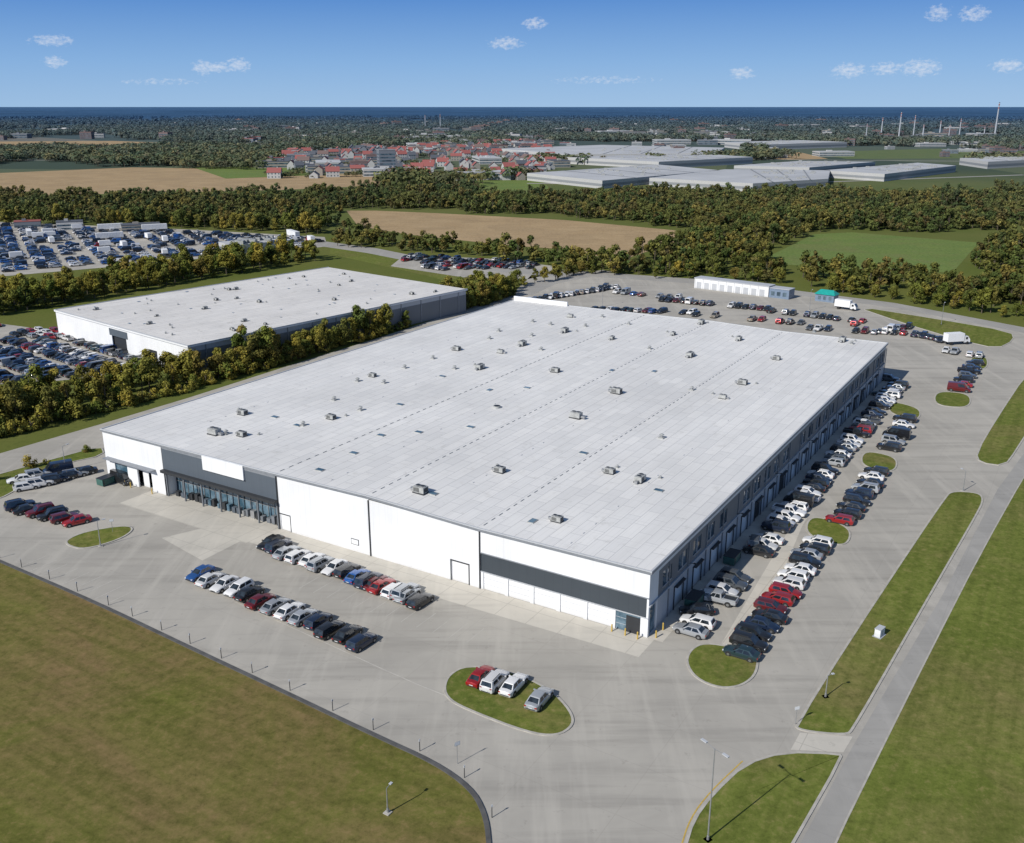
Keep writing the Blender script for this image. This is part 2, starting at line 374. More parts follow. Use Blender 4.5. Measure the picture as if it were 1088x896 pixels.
W.box(-3.2,-.9,.02,.12,0,2.5,4)
dA=(-32,-28.9,0,3.3)
wallx(W,-47.6,-26.8,0,WT,[dA],0); W.box(dA[0],dA[1],.14,.26,0,3.29,5)
for a in((dA[0]-.18,dA[0]),(dA[1],dA[1]+.18)): W.box(a[0],a[1],-.05,-.003,0,3.48,4)
W.box(dA[0],dA[1],-.05,-.003,3.3,3.48,4)
dB=(-67.0,-64.8,0,2.9)
wallx(W,-67.3,-47.6,0,WT+.2,[dB],0); W.box(dB[0],dB[1],.14,.26,0,2.89,5)
W.box(dB[0]-.12,dB[1]+.12,-.05,-.003,2.9,3.05,4); W.box(dB[1],dB[1]+.12,-.05,-.003,0,2.9,4)
W.box(-51.6,-50.0,-.05,-.003,1.2,2.2,4); W.box(-51.5,-50.1,-.07,-.051,1.3,2.1,0)
W.box(-95.4,-67.3,-.25,.05,5.4,9.3,1); W.box(-95.4,-67.3,-1.1,-.25,4.9,5.4,4)
W.box(-95.4,-67.3,-.25,.05,9.3,WT+.2,3)
W.box(-84.5,-74.5,-.55,-.26,7.5,10.1,0); W.box(-84.6,-74.4,-.5,-.3,7.4,7.49,4)
W.box(-95.4,-67.3,2.2,2.4,0,4.9,7); W.box(-95.4,-67.3,.06,2.2,5.0,5.2,2)
for i in range(20):
    x=-95.2+i*1.45; W.box(x,x+.09,2.08,2.19,0,5.0,8 if i%3 else 4)
for z in(.1,2.4,3.7): W.box(-95.3,-67.4,2.10,2.18,z,z+.09,8)
for i in range(7):
    x=-95.2+i*4.6; W.box(x,x+.22,-.2,.05,0,4.9,9)
W.box(-95.7,-95.4,0,2.4,0,5.4,0)
for i in range(22):
    x=-94+i*1.2+U(-.2,.2); h=U(.8,1.9); W.box(x,x+U(.5,1.0),.7,1.5,.05,h,random.choice([4,7,8,4,1,9]))
o1=(-109.8,-106.2,0,4.2); o2=(-103.4,-99.4,0,3.6)
wallx(W,-112,-95.7,0,WT,[o1,o2],0)
W.box(o1[0],o1[1],.2,.3,2.0,4.19,7); W.box(o1[0],o1[1],1.2,1.3,0,2,4); W.box(o2[0],o2[1],1.8,1.9,0,3.59,4); W.box(o2[0]+.4,o2[0]+2.,.9,1.0,0,3.2,5)
W.box(-111.6,-98,-1.3,-.02,4.5,4.62,3)
for x in(-95.55,-67.25,-47.6,-26.85): W.box(x-.09,x+.09,-.16,-.01,0,WT,4)
W.box(-112.3,-112,0,150,0,WT+.1,0); W.box(-112.3,0,149.7,150,0,WT-.1,0)
def wally(mb,y0,y1,z0,z1,ops,m,x0=-.3,x1=0.):
    ys=sorted(set([y0,y1]+[o[0] for o in ops]+[o[1] for o in ops]))
    for a,b_ in zip(ys,ys[1:]):
        o=[q for q in ops if q[0]<=a+1e-6 and q[1]>=b_-1e-6]
        if not o: mb.box(x0,x1,a,b_,z0,z1,m)
        else:
            q=o[0]
            if q[2]>z0: mb.box(x0,x1,a,b_,z0,q[2],m)
            if q[3]<z1: mb.box(x0,x1,a,b_,q[3],z1,m)
wally(W,0,150,8.7,WT+.1,[],0)
wins=[(4.5+i*5.6,4.5+i*5.6+3.2,5.6,7.9) for i in range(26) if i%6!=5]
wally(W,3.0,150,4.7,8.7,wins,9)
for a in wins:
    W.box(-.25,-.14,a[0],a[1],5.6,7.9,6)
    mid=(a[0]+a[1])/2; W.box(-.13,.03,mid-.05,mid+.05,5.6,7.9,2); W.box(-.1,.05,a[0],a[1],5.5,5.598,2)
docks=[(9+i*7.2,9+i*7.2+3.2,.0,3.5) for i in range(19)]
wally(W,3.0,150,0,4.7,docks,2)
for a in docks:
    W.box(-.28,-.18,a[0],a[1],0,3.49,5 if R_()<.7 else 4)
    W.box(.003,.12,a[0]-.2,a[0],0,3.7,4); W.box(.003,.12,a[1],a[1]+.2,0,3.7,4); W.box(.003,.5,a[0],a[1],3.52,3.7,4)
wally(W,0,3.0,0,8.7,[(.5,2.6,.1,4.6)],0); W.box(-.26,-.16,.5,2.6,.1,4.6,7)
for i in range(21): W.box(.003,.16,6.6+i*7.2,6.8+i*7.2,0,8.5,3)
W.box(.004,.22,0,150,4.62,4.78,2)
for k in range(7):
    y=14+k*21; W.tube((.02,y,5.2),(.9,y,5.35),.04,.04,6,4); W.box(.8,1.2,y-.15,y+.15,5.28,5.4,4)
W.obj('walls',WM,WH)
Rf=MB(); xs=[-112.35,-90,-67.3,-47.6,-26.8,-13,.35]
for a,b_ in zip(xs,xs[1:]):
    za,zb=rz(max(a,-112)),rz(min(b_,0)); y0,y1=-.35,150.35
    Rf.quad([(a,y0,za),(b_,y0,zb),(b_,y1,zb),(a,y1,za)],0)
    Rf.quad([(a,y0,za-.38),(b_,y0,zb-.38),(b_,y0,zb),(a,y0,za)],1)
    Rf.quad([(b_,y1,zb-.38),(a,y1,za-.38),(a,y1,za),(b_,y1,zb)],1)
    Rf.quad([(b_,y0,zb-.38),(a,y0,za-.38),(a,y1,za-.38),(b_,y1,zb-.38)],1)
Rf.quad([(.35,-.35,9.62),(.35,150.35,9.62),(.35,150.35,10),(.35,-.35,10)],1)
Rf.quad([(-112.35,150.35,9.62),(-112.35,-.35,9.62),(-112.35,-.35,10),(-112.35,150.35,10)],1)
Rf.obj('roof',[M['roof'],M['trim']],WH)
E=MB()
E.box(.12,.37,-.37,150.37,9.9,10.14,0); E.box(-112.37,-112.12,-.37,150.37,9.9,10.14,0)
for a,b_ in zip(xs,xs[1:]):
    za,zb=rz(max(a,-112)),rz(min(b_,0))
    for y in(-.38,150.15):
        vs=[(a,y,za-.05),(b_,y,zb-.05),(b_,y+.22,zb-.05),(a,y+.22,za-.05),(a,y,za+.13),(b_,y,zb+.13),(b_,y+.22,zb+.13),(a,y+.22,za+.13)]
        E.add(vs,[(4,5,6,7),(0,1,5,4),(2,3,7,6)],0)
E.box(-112.0,-93,149.3,149.9,9.95,11.3,1)
for x in(-26.8,-47.6,-67.3):
    y=1.
    while y<148:
        E.box(x-.05,x+.05,y,y+1.,rz(x)-.02,rz(x)+.07,2); y+=2.1
for x in(-13,-37,-57,-80,-98):
    y=2.
    while y<148:
        if R_()<.5: E.box(x-.05,x+.05,y,y+.5,rz(x)-.02,rz(x)+.06,0)
        y+=3.8
E.obj('roof_edge_trim',[M['lgrey'],M['white'],M['trim']],WH)
HM=[M['hv'],M['dark'],M['steel'],M['sglass']]
def hvac(b,x,y,z,s=1.,kind=0,ang=0.):
    T=Matrix.Translation((x,y,z))@Matrix.Rotation(ang,4,'Z')@Matrix.Scale(s,4)
    def bx(*a): b.box(*a,T=T)
    if kind==0:
        bx(-1.3,1.3,-.9,.9,0,.25,1); bx(-1.2,1.2,-.8,.8,.25,1.35,0)
        for i in range(5): bx(-1.0+i*.26,-.86+i*.26,-.83,-.801,.4,1.2,1)
        bx(1.201,1.24,-.6,.6,.4,1.2,1)
        for q in(-.55,.55):
            b.tube(T@Vector((q,0,1.35)),T@Vector((q,0,1.5)),.48*s,.48*s,12,2); b.tube(T@Vector((q,0,1.5)),T@Vector((q,0,1.52)),.4*s,.4*s,12,1)
        bx(-2.2,-1.2,-.3,.3,.25,.75,2)
    elif kind==1:
        bx(-.6,.6,-.6,.6,0,.3,0); b.tube(T@Vector((0,0,.3)),T@Vector((0,0,.8)),.35*s,.35*s,10,2); b.tube(T@Vector((0,0,.8)),T@Vector((0,0,1.05)),.6*s,.25*s,10,0)
    elif kind==2:
        bx(-.9,.9,-.6,.6,0,.18,0); bx(-.8,.8,-.5,.5,.18,.22,3)
    elif kind==3:
        b.tube(T@Vector((0,0,0)),T@Vector((0,0,.5)),.95*s,.9*s,16,0); b.tube(T@Vector((0,0,.5)),T@Vector((0,0,.55)),.7*s,.7*s,16,1)
HV=[(531,501,0),(592,552,0),(680,510,0),(648,501,0),(447,524,0),(612,444,0),(703,464,1),(768,422,0),(789,407,0),(655,418,0),(825,381,0),(733,379,0),(785,361,0),(258,440,0),(257,463,0),(240,461,1),(228,461,0),(352,445,0),(383,436,1),(322,452,1),(396,400,0),(408,407,1),(485,372,0),(460,381,1),(510,392,0),(483,392,1),(590,396,0),(532,375,0),(575,372,1),(555,367,0),(600,353,0),(650,361,0),(622,347,1),(690,372,1),(715,357,0),(640,337,1),(745,345,0),(566,342,1),(606,337,0),(895,362,0),(865,352,1),(905,365,1),(735,413,1),(430,391,1),(292,443,2),(376,482,2),(460,525,2),(566,552,2),(316,452,2),(340,500,2),(405,463,2),(560,413,2),(520,415,2),(445,460,2),(500,455,2),(620,480,2),(528,434,3),(700,520,2),(470,400,2),(650,395,2),(355,425,1),(425,430,2),(380,405,1),(585,345,1),(530,352,1),(520,360,1),(565,357,1),(668,345,1),(695,395,2)]
Hb=MB()
for x,y,k in HV:
    q=MWi@P(x,y,10.15); s=U(.62,.9) if k==0 else .85
    hvac(Hb,q.x,q.y,rz(q.x)-.03,s,k,random.choice([0,0,math.pi/2,math.pi]))
    if k==0 and R_()<.6: hvac(Hb,q.x+U(-3,3),q.y+U(1.5,3),rz(q.x)-.05,.5,1)
Hb.obj('rooftop_units',HM,WH)
# ------------------------------------------------------------------ second warehouse
A2=Vector((-85.3,247.4,0)); ang2=math.atan2(-46.7,55.7)
W2=empty('warehouse',A2,ang2); W2i=(Matrix.Translation(A2)@Matrix.Rotation(ang2,4,'Z')).inverted()
w=MB(); Lx=73.;Ly=108.
wallx(w,-Lx,0,0,7.6,[(-40,-32,0,5),(-20,-16,0,4)],0)
w.box(-40,-32,.6,.7,0,5,4); w.box(-20,-16,.2,.3,0,4,4); w.box(-41,-31,-.1,-.01,5,7,1)
w.box(-.3,0,0.3,Ly,6.2,7.6,2); w.box(-.3,0,.3,Ly,0,6.2,9); w.box(-Lx-.3,-Lx,0,Ly,0,7.6,0); w.box(-Lx,0,Ly-.3,Ly,0,7.6,0)
for i in range(12): w.box(.003,.15,5+i*9,5.3+i*9,0,7.6,3)
w.obj('walls',WM,W2)
w=MB(); w.box(-Lx-.4,.4,-.4,Ly+.4,7.6,8.05,1); w.quad([(-Lx-.38,-.38,8.06),(.38,-.38,8.06),(.38,Ly+.38,8.06),(-Lx-.38,Ly+.38,8.06)],0)
w.box(.12,.42,-.42,Ly+.42,8.04,8.25,2); w.box(-Lx-.42,.12,-.42,-.12,8.04,8.25,2); w.box(-Lx-.42,-Lx-.12,-.12,Ly+.4,8.04,8.25,2)
w.obj('roof',[M['roof2'],M['white'],M['lgrey']],W2)
w=MB()
for i in range(75):
    x,y=U(-Lx+4,-4),U(4,Ly-4); hvac(w,x,y,8.05,U(.4,.65),random.choice([0,0,1,1,2,2]),random.choice([0,1.57]))
w.obj('rooftop_units',HM,W2)
# ------------------------------------------------------------------ vehicles
def car_mesh(kind):
    b=MB()
    if kind=='sedan':
        st=[(-2.32,.66,.42,.80),(-2.24,.80,.28,.93),(-1.9,.88,.2,.98),(-1.2,.90,.18,.96),(0,.91,.18,.94),(.85,.90,.18,.93),(1.5,.88,.18,.86),(2.05,.83,.22,.75),(2.28,.64,.34,.62)]
        gh=(-1.85,-1.15,.20,1.02,.88,1.44,.80,.60); wx=(-1.40,1.42); win=[1,3]
    elif kind=='wagon':
        st=[(-2.25,.70,.42,.88),(-2.18,.82,.28,.98),(-1.9,.88,.2,1.0),(-1.2,.90,.2,.98),(0,.91,.2,.97),(.85,.90,.2,.96),(1.5,.88,.2,.90),(2.0,.83,.24,.80),(2.2,.64,.36,.66)]
        gh=(-2.18,-1.85,.25,1.05,.92,1.50,.81,.64); wx=(-1.35,1.38); win=[1,3]
    elif kind=='suv':
        st=[(-2.35,.74,.48,1.02),(-2.28,.86,.34,1.12),(-1.9,.93,.28,1.12),(-1.2,.95,.26,1.1),(0,.95,.26,1.08),(.85,.95,.26,1.08),(1.6,.93,.26,1.04),(2.1,.88,.3,.96),(2.32,.72,.42,.80)]
        gh=(-2.25,-2.0,.35,1.08,1.04,1.74,.86,.70); wx=(-1.42,1.48); win=[1,3]
    elif kind=='van':
        st=[(-2.6,.84,.45,1.28),(-2.55,.93,.32,1.32),(-1.9,.96,.28,1.32),(-1.,.97,.26,1.32),(0,.97,.26,1.32),(1.,.97,.26,1.3),(1.8,.95,.26,1.18),(2.35,.9,.3,1.0),(2.55,.74,.42,.8)]
        gh=(-2.57,-2.50,1.05,1.85,1.28,2.25,.93,.80); wx=(-1.65,1.65); win=[3]
    else:
        st=[(-2.7,.84,.5,.98),(-2.62,.93,.42,1.02),(-1.9,.95,.36,1.02),(-1.,.96,.34,1.02),(0,.96,.34,1.05),(.9,.96,.34,1.08),(1.7,.94,.34,1.05),(2.35,.9,.36,.98),(2.6,.76,.48,.8)]
        gh=(-.75,-.6,.55,1.2,1.02,1.74,.84,.70); wx=(-1.65,1.7); win=[1,3]
    n=12; ringv=[]
    for x,w_,zb,zt in st:
        zm=(zb+zt)/2
        h=[(0,zb),(w_-.14,zb),(w_,zb+.12),(w_+.01,zm),(w_-.05,zt-.1),(w_-.17,zt),(0,zt+.035)]
        ringv+= [(x,y,z) for y,z in h]+[(x,-y,z) for y,z in h[-2:0:-1]]
    fs=[]
    for i in range(len(st)-1):
        for j in range(n):
            k=(j+1)%n; fs.append((i*n+j,i*n+k,(i+1)*n+k,(i+1)*n+j))
    fs+= [tuple(range(n-1,-1,-1)),tuple(range((len(st)-1)*n,len(st)*n))]
    b.add(ringv,[f_[::-1] for f_ in fs],0)
    xa,xc,xd,xb,zb,zr,wb,wr=gh
    F_=[0,.13,.50,.55,.90,1.]
    def pt(fx,lev,side):
        x0=xa+(xb-xa)*fx; x1=xc+(xd-xc)*fx
        t={0:0.,1:.10,2:.86,3:1.}[lev]
        return (x0+(x1-x0)*t, side*(wb+(wr-wb)*t), zb+(zr-zb)*t)
    for s_ in(1,-1):
        for i in range(5):
            for l in range(3):
                q=[pt(F_[i],l,s_),pt(F_[i+1],l,s_),pt(F_[i+1],l+1,s_),pt(F_[i],l+1,s_)]
                if s_==1: q=q[::-1]
                b.quad(q,1 if (l==1 and i in win) else 0)
    def lp(p,q,t): return tuple(p[i]+(q[i]-p[i])*t for i in range(3))
    for fx,s_ in((0,1),(1,-1)):
        for l in range(3):
            a0,a1=pt(fx,l,1),pt(fx,l,-1); b0,b1=pt(fx,l+1,1),pt(fx,l+1,-1)
            for t0,t1,mm in((0,.07,0),(.07,.93,1),(.93,1,0)):
                q=[lp(a0,a1,t0),lp(a0,a1,t1),lp(b0,b1,t1),lp(b0,b1,t0)]
                if s_==-1: q=q[::-1]
                b.quad(q,mm if l<2 and not(kind=='van' and fx==0 and l==0) else 0)
    nx,ny=5,5; vs=[];fs=[]
    for i in range(nx):
        for j in range(ny):
            fx=i/(nx-1); fy=j/(ny-1)*2-1
            vs.append((xc+(xd-xc)*fx, fy*wr, zr+.05*(1-fy*fy)*(1-(2*fx-1)**4)))
    for i in range(nx-1):
        for j in range(ny-1): fs.append((i*ny+j,(i+1)*ny+j,(i+1)*ny+j+1,i*ny+j+1))
    b.add(vs,fs,0)
    hw=.89 if kind in('sedan','wagon') else .95
    r=.33 if kind in('sedan','wagon') else .38
    for x in wx:
        for s_ in(1,-1):
            b.tube((x,s_*(hw-.25),r+.03),(x,s_*(hw+.022),r+.03),r+.07,r+.07,14,3)
            b.tube((x,s_*(hw-.22),r),(x,s_*(hw+.035),r),r,r,14,2)
            b.tube((x,s_*(hw-.0),r),(x,s_*(hw+.042),r),r*.6,r*.55,8,6)
        b.box(x-.2,x+.2,-.6,.6,.2,.5,3)
    xf=st[-1][0]; xr=st[0][0]; zf=st[-1][3]; zr_=st[0][3]
    for s_ in(1,-1):
        a,c_=sorted((s_*.45,s_*.74)); b.box(xf-.22,xf-.02,a,c_,zf-.10,zf+.03,4)
        a,c_=sorted((s_*.5,s_*.76)); b.box(xr+.0,xr+.12,a,c_,zr_-.14,zr_+.02,5)
        a,c_=sorted((s_*(hw-.04),s_*(hw+.16))); b.box(xb-.42,xb-.26,a,c_,zb+.06,zb+.19,0)
        a,c_=sorted((s_*(hw-.1),s_*(hw+.014))); b.box(-1.0,1.0,a,c_,.2,.3,3)
    b.box(xf-.05,xf+.015,-.4,.4,zf-.2,zf-.08,3); b.box(xf-.06,xf+.03,-.6,.6,.32,.42,3)
    b.box(xr-.02,xr+.05,-.6,.6,.42,.52,3); b.box(xr-.03,xr-.02,-.25,.25,.56,.66,4)
    if kind=='pickup':
        b.box(-2.5,-.9,-.75,.75,1.03,1.075,3)
        b.box(-2.6,-.8,.76,.88,1.0,1.22,0); b.box(-2.6,-.8,-.88,-.76,1.0,1.22,0); b.box(-2.66,-2.58,-.8,.8,1.0,1.22,0)
    if kind=='suv':
        for s_ in(1,-1): b.box(-1.7,.1,s_*.6-.025,s_*.6+.025,1.77,1.82,3)
    return b.mesh('vehicle_'+kind,[CM['black'],M['cglass'],M['tire'],M['dark'],M['lamp'],M['tail'],M['hub']],math.radians(32))
KM={k:car_mesh(k) for k in('sedan','wagon','suv','van','pickup')}
NAME={'sedan':'parked_car','wagon':'parked_car','suv':'parked_car','van':'parked_van','pickup':'pickup_truck'}
CW=['black']*5+['navy']*3+['white']*5+['silver']*3+['grey']*3+['red','darkred','blue','teal','beige']
def car(p,ang,kind=None,col=None,z=.034):
    kind=kind or random.choices(['sedan','wagon','suv','van','pickup'],[4,3,3.5,.5,.5])[0]
    col=col or random.choice(CW)
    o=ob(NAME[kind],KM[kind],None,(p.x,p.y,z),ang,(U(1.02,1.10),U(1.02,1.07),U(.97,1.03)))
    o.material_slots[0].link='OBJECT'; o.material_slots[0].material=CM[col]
    return o
aR=math.atan2(.853,.5219); aF=math.atan2(.5219,-.853)
PL=MB()
def row(a,b_,n,ang,cols=None,flip=.3,jit=.2,skip=0.,kinds=None,ln=0.,z=.034):
    p,q=P(*a),P(*b_)
    d=(q-p)/max(1,n-1)
    h=Vector((math.cos(ang),math.sin(ang),0))
    for i in range(n):
        c=p+d*i
        if ln:
            e=c-d*.5; w_=d.normalized()*.05; Z=Vector((0,0,.038))
            PL.quad([tuple(e-h*ln/2-w_+Z),tuple(e-h*ln/2+w_+Z),tuple(e+h*ln/2+w_+Z),tuple(e+h*ln/2-w_+Z)],0)
        if R_()<skip: continue
        col=cols[i%len(cols)] if cols else None
        car(c+h*U(-jit,jit)*1.6+d.normalized()*U(-jit,jit)*.5,ang+(math.pi if R_()<flip else 0)+U(-.04,.04),(random.choice(kinds) if kinds else None),col,z)
SK=['sedan','wagon','sedan','sedan','suv']
row((285,581),(448,641),14,aR,['black','navy','silver','white','white','silver','white','black','blue','navy','red','white','silver','black'],.2,.35,ln=5,kinds=SK)
row((214,613),(386,685),13,aR,['blue','white','white','white','black','darkred','silver','white','silver','navy','black','black','navy'],.2,.35,ln=5,kinds=SK)
row((398,622),(430,633),2,aR,['darkred','silver'],.2)
for x,y,c_,k in((511,723,'red','sedan'),(526,729,'white','suv'),(546,732,'white','sedan'),(573,747,'silver','sedan')): car(P(x,y),math.radians(62),k,c_,.115)
row((20,541),(82,557),6,math.radians(40),['navy','black','darkred','black','darkred','red'],.3,kinds=['sedan','suv','wagon'])
row((30,520),(90,504),7,math.radians(30),['white','white','black','navy','black','silver','black'],.3,kinds=['sedan','suv','wagon'])
row((24,512),(60,503),3,math.radians(30),['white','silver','navy'],.3)
car(P(131,513),math.radians(-35),'van','black')
row((788,698),(868,579),15,aF,['teal','black','black','navy','black','darkred','red','red','white','white','white','black','silver','black','white'],.4,ln=5)
row((893,556),(931,504),9,aF,['red','black','black','black','navy','silver','black','white','black'],.4,ln=5,kinds=SK)
row((944,478),(962,448),6,aF,['black','silver','black','black','white','black'],.4,ln=5)
v=4.
while v<147:
    if not(9<v<14 or 24<v<31 or R_()<.12):
        car(B(-4.3-U(0,.5),v),aF+(math.pi if R_()<.5 else 0)+U(-.05,.05),None,random.choice(['white','white','white','black','black','navy','silver','grey','red' if R_()<.3 else 'silver']))
    v+=2.62
car(P(740,652),aF+.5,'sedan','black'); car(P(750,637),aF+.3,'sedan','white'); car(P(802,580),aR+.2,'suv','grey')
row((928,432),(945,405),6,aF,None,.5,.3,.3)
row((1036,388),(1018,416),7,aF+.1,['black','navy','black','grey','black','red','darkred'],.4)
row((556,322),(640,309),16,math.radians(75),None,.5)
row((600,315),(655,306),10,math.radians(75),None,.5,.3,.15)
row((632,330),(735,334),14,aR-.2,None,.5,.3,.2)
row((655,312),(720,318),8,aR,None,.5,.3,.3); row((705,320),(815,330),16,aR,['black','navy','darkred','black','white','black'],.5,.3,.15)
row((740,336),(850,345),12,aR,None,.5,.4,.5); row((820,332),(905,342),12,aR,['black','navy','silver','black'],.5,.3,.2)
row((908,346),(916,343),2,aR,['red','red']); row((850,350),(960,356),12,aR,None,.5,.4,.6); row((935,354),(965,349),6,aR,None,.5,.3)
row((972,357),(1000,363),7,aR,['navy','black','navy'],.5,.4); row((1005,374),(1040,380),5,aR,['white','silver','black'],.5,.3,.2)
def fill(poly,ang,rowsp,stall,prob,kinds=None,cols=None,z=.034,thr=-.25):
    pg=PP(poly); h=Vector((math.cos(ang),math.sin(ang),0)); t=Vector((-h.y,h.x,0))
    us=[p.dot(h) for p in pg]; ts=[p.dot(t) for p in pg]
    u=min(us); k=0
    while u<max(us):
        s_=min(ts)
        while s_<max(ts):
            p=h*(u+U(-.3,.3))+t*s_
            if inside(p,pg) and R_()<prob and noise.noise(p*.04)>thr:
                car(p,ang+(math.pi if R_()<.5 else 0)+U(-.05,.05),random.choice(kinds) if kinds else None,random.choice(cols) if cols else None,z)
            s_+=stall
        u+= rowsp[k%2]; k+=1
DK=['black','navy','black','grey','navy','white','silver','blue','red','teal','black','navy']
fill([(-80,370),(0,362),(60,364),(112,365),(166,383),(130,395),(60,404),(0,409),(-80,415)],ang2+math.pi/2,(5.3,7.2),2.5,.93,None,DK,thr=-.4)
fill([(-60,344),(0,346),(60,352),(98,362),(60,362),(0,357),(-60,360)],ang2,(5.3,7),2.6,.9,None,['red','white','black','white','red','silver','navy'],thr=-.4)
YK=[(-60,296),(0,290),(150,278),(340,260),(340,254),(200,247),(0,239),(-60,240)]
fill(YK,.5,(5.4,8.),2.8,.66,['sedan','suv','van','wagon','wagon','pickup'],['white','white','black','silver','navy','blue','grey','navy','black','black'],thr=-.3)
fill([(420,283),(432,272),(520,276),(575,283),(560,292),(500,290)],.9,(5.4,8),2.9,.8,None,DK)
for i in range(9):
    p=B(70+i*2.7,-27,.038); PL.quad([tuple(p),tuple(p+Fd*.1),tuple(p+Fd*.1-Rd*5),tuple(p-Rd*5)])
for i in range(12):
    p=B(20+i*2.7,-9.5,.038); PL.quad([tuple(p),tuple(p+Fd*.08),tuple(p+Fd*.08-Rd*4.5),tuple(p-Rd*4.5)])
PL.obj('parking_lines',[M['worn']])
b=MB()
q=chaikin(PP([(250,640),(330,676),(430,722),(480,742)]),1,False); ribbon(b,q,.10,.03,.037); b.obj('lane_line',[M['worn']])
# trucks
def trailer_mesh():
    b=MB(); b.box(-6.8,6.8,-1.25,1.25,1.15,3.95,0); b.box(-6.6,6.6,-.5,.5,.85,1.15,1)
    for i in range(18):
        for s_ in(1,-1): a,c_=sorted((s_*1.251,s_*1.28)); b.box(-6.6+i*.76,-6.55+i*.76,a,c_,1.2,3.9,2)
    for x in(-5.6,-4.3,-3.0):
        for s_ in(1,-1): b.tube((x,s_*.85,.52),(x,s_*1.22,.52),.52,.52,12,3)
    for s_ in(1,-1): b.box(3.6,3.8,s_*.9-.1,s_*.9+.1,0,1.15,1)
    b.box(-6.83,-6.8,-1.2,1.2,1.2,3.9,2)
    return b.mesh('semi_trailer',[M['white'],M['dark'],M['lgrey'],M['tire']])
TRm=trailer_mesh(); teal=plain('teal_paint',(.02,.34,.30),.35); whp=plain('white_truck_paint',(.72,.73,.74),.35); redp=plain('red_truck_paint',(.32,.02,.02),.35); blup=plain('blue_truck_paint',(.03,.10,.30),.35); bgp=plain('bluegrey_paint',(.18,.24,.33),.4)
def boxtruck_mesh(cabm,name):
    b=MB(); b.box(-3.6,1.9,-1.2,1.2,1.0,3.4,0)
    b.box(-3.6,4.0,-.4,.4,.6,.95,1)
    vs=[(2.05,-1.1,.6),(4.1,-1.1,.6),(4.1,1.1,.6),(2.05,1.1,.6),(2.05,-1.05,2.5),(3.3,-1.,2.45),(3.3,1.,2.45),(2.05,1.05,2.5),(4.0,-1.1,1.45),(4.0,1.1,1.45)]
    b.add(vs,[(3,2,1,0),(4,5,6,7),(0,1,8,5,4),(3,7,6,9,2),(1,2,9,8),(0,4,7,3)],2); b.quad([(x+.01,y,z) for x,y,z in(vs[8],vs[9],vs[6],vs[5])],3)
    for s_ in(1,-1):
        a,c_=sorted((s_*1.08,s_*1.105)); b.box(2.5,3.2,a,c_,1.5,2.2,3)
        for x in(3.2,-2.2): b.tube((x,s_*.8,.45),(x,s_*1.12,.45),.45,.45,12,4)
    return b.mesh(name,[M['white'],M['dark'],cabm,M['cglass'],M['tire']])
BT=[boxtruck_mesh(m_,'box_truck') for m_ in(whp,blup,redp)]
def straight(a,b_):
    d=P(*b_)-P(*a); return math.atan2(d.y,d.x)
at=straight((735,303),(880,321))
b=MB(); b.box(-19,12,-2.6,2.6,0,3.9,0); b.box(-19.2,12.2,-2.8,2.8,3.9,4.15,1)
b.box(12.25,20,-2.5,2.5,0,3.5,2); b.box(12.25,20.1,-2.7,2.7,3.5,3.7,3)
for i in range(9): b.box(-18+i*3.3,-16+i*3.3,-2.64,-2.605,0,2.6,3); b.box(-18.6+i*3.3,-18.5+i*3.3,-2.68,-2.605,0,3.85,3)
for i in range(3): b.box(13+i*2.3,14.4+i*2.3,-2.54,-2.505,.9,2.4,4)
o=b.obj('storage_building',[M['white'],M['lgrey'],bgp,M['lgrey'],M['glass']]); o.location=P(788,311); o.rotation_euler=(0,0,at)
b=MB(); b.box(-3.5,3.5,-2.2,2.2,0,2.7,1); vs=[(-3.9,-2.6,2.7),(3.9,-2.6,2.7),(3.9,2.6,2.7),(-3.9,2.6,2.7),(-2.4,0,4.2),(2.4,0,4.2)]
b.add(vs,[(0,1,5,4),(1,2,5),(2,3,4,5),(3,0,4),(3,2,1,0)],0)
for x in(-2.4,-.4,1.6): b.box(x,x+1,-2.23,-2.205,.8,2.1,2)
o=b.obj('kiosk_building',[teal,bgp,M['glass']]); o.location=P(878,320); o.rotation_euler=(0,0,at)
ob('box_truck',BT[0],None,P(1015,366)+Vector((0,0,.145)),at+.9)
ob('box_truck',BT[0],None,P(898,329)+Vector((0,0,.034)),at)
pg=PP(YK); n=0
while n<20:
    p=Vector((U(-380,-60),U(350,640),.034))
    if not inside(p,pg): continue
    n+=1
    if R_()<.75: ob('box_truck',random.choice(BT),None,p,random.choice([.5,2.1,.5+math.pi])+U(-.1,.1))
    else: ob('semi_trailer',TRm,None,p,random.choice([.5,2.1])+U(-.05,.05))
# ------------------------------------------------------------------ street furniture
def lamp(p,h,ang,double=False,name='street_lamp'):
    b=MB(); b.tube((0,0,0),(0,0,.5),.14,.13,8,0); b.tube((0,0,.5),(0,0,h),.085,.05,8,0)
    k=min(1,h/6)
    for s_ in((1,-1) if double else (1,)):
        b.tube((0,0,h-.05),(s_*1.1*k,0,h+.1),.035,.03,6,0); b.box(min(s_*1.*k,s_*1.7*k),max(s_*1.*k,s_*1.7*k),-.14,.14,h+.06,h+.16,1)
        b.box(min(s_*1.1*k,s_*1.6*k),max(s_*1.1*k,s_*1.6*k),-.1,.1,h+.04,h+.059,2)
    b.box(-.35,.35,-.35,.35,-.05,.06,3)
    o=b.obj(name,[M['steel'],M['lgrey'],M['lamp'],M['kerb']]); o.location=(p.x,p.y,.05); o.rotation_euler=(0,0,ang)
lamp(P(752,893),10.5,2.2,True)
for x,y,h,a in((412,864,3.,1.),(877,741,3.,.3),(107,581,4.5,.5),(1023,522,4,2),(640,326,7,1.),(860,330,7,1.),(1000,345,7,1.),(70,500,5,1.)): lamp(P(x,y),h,a)
cum=[0]
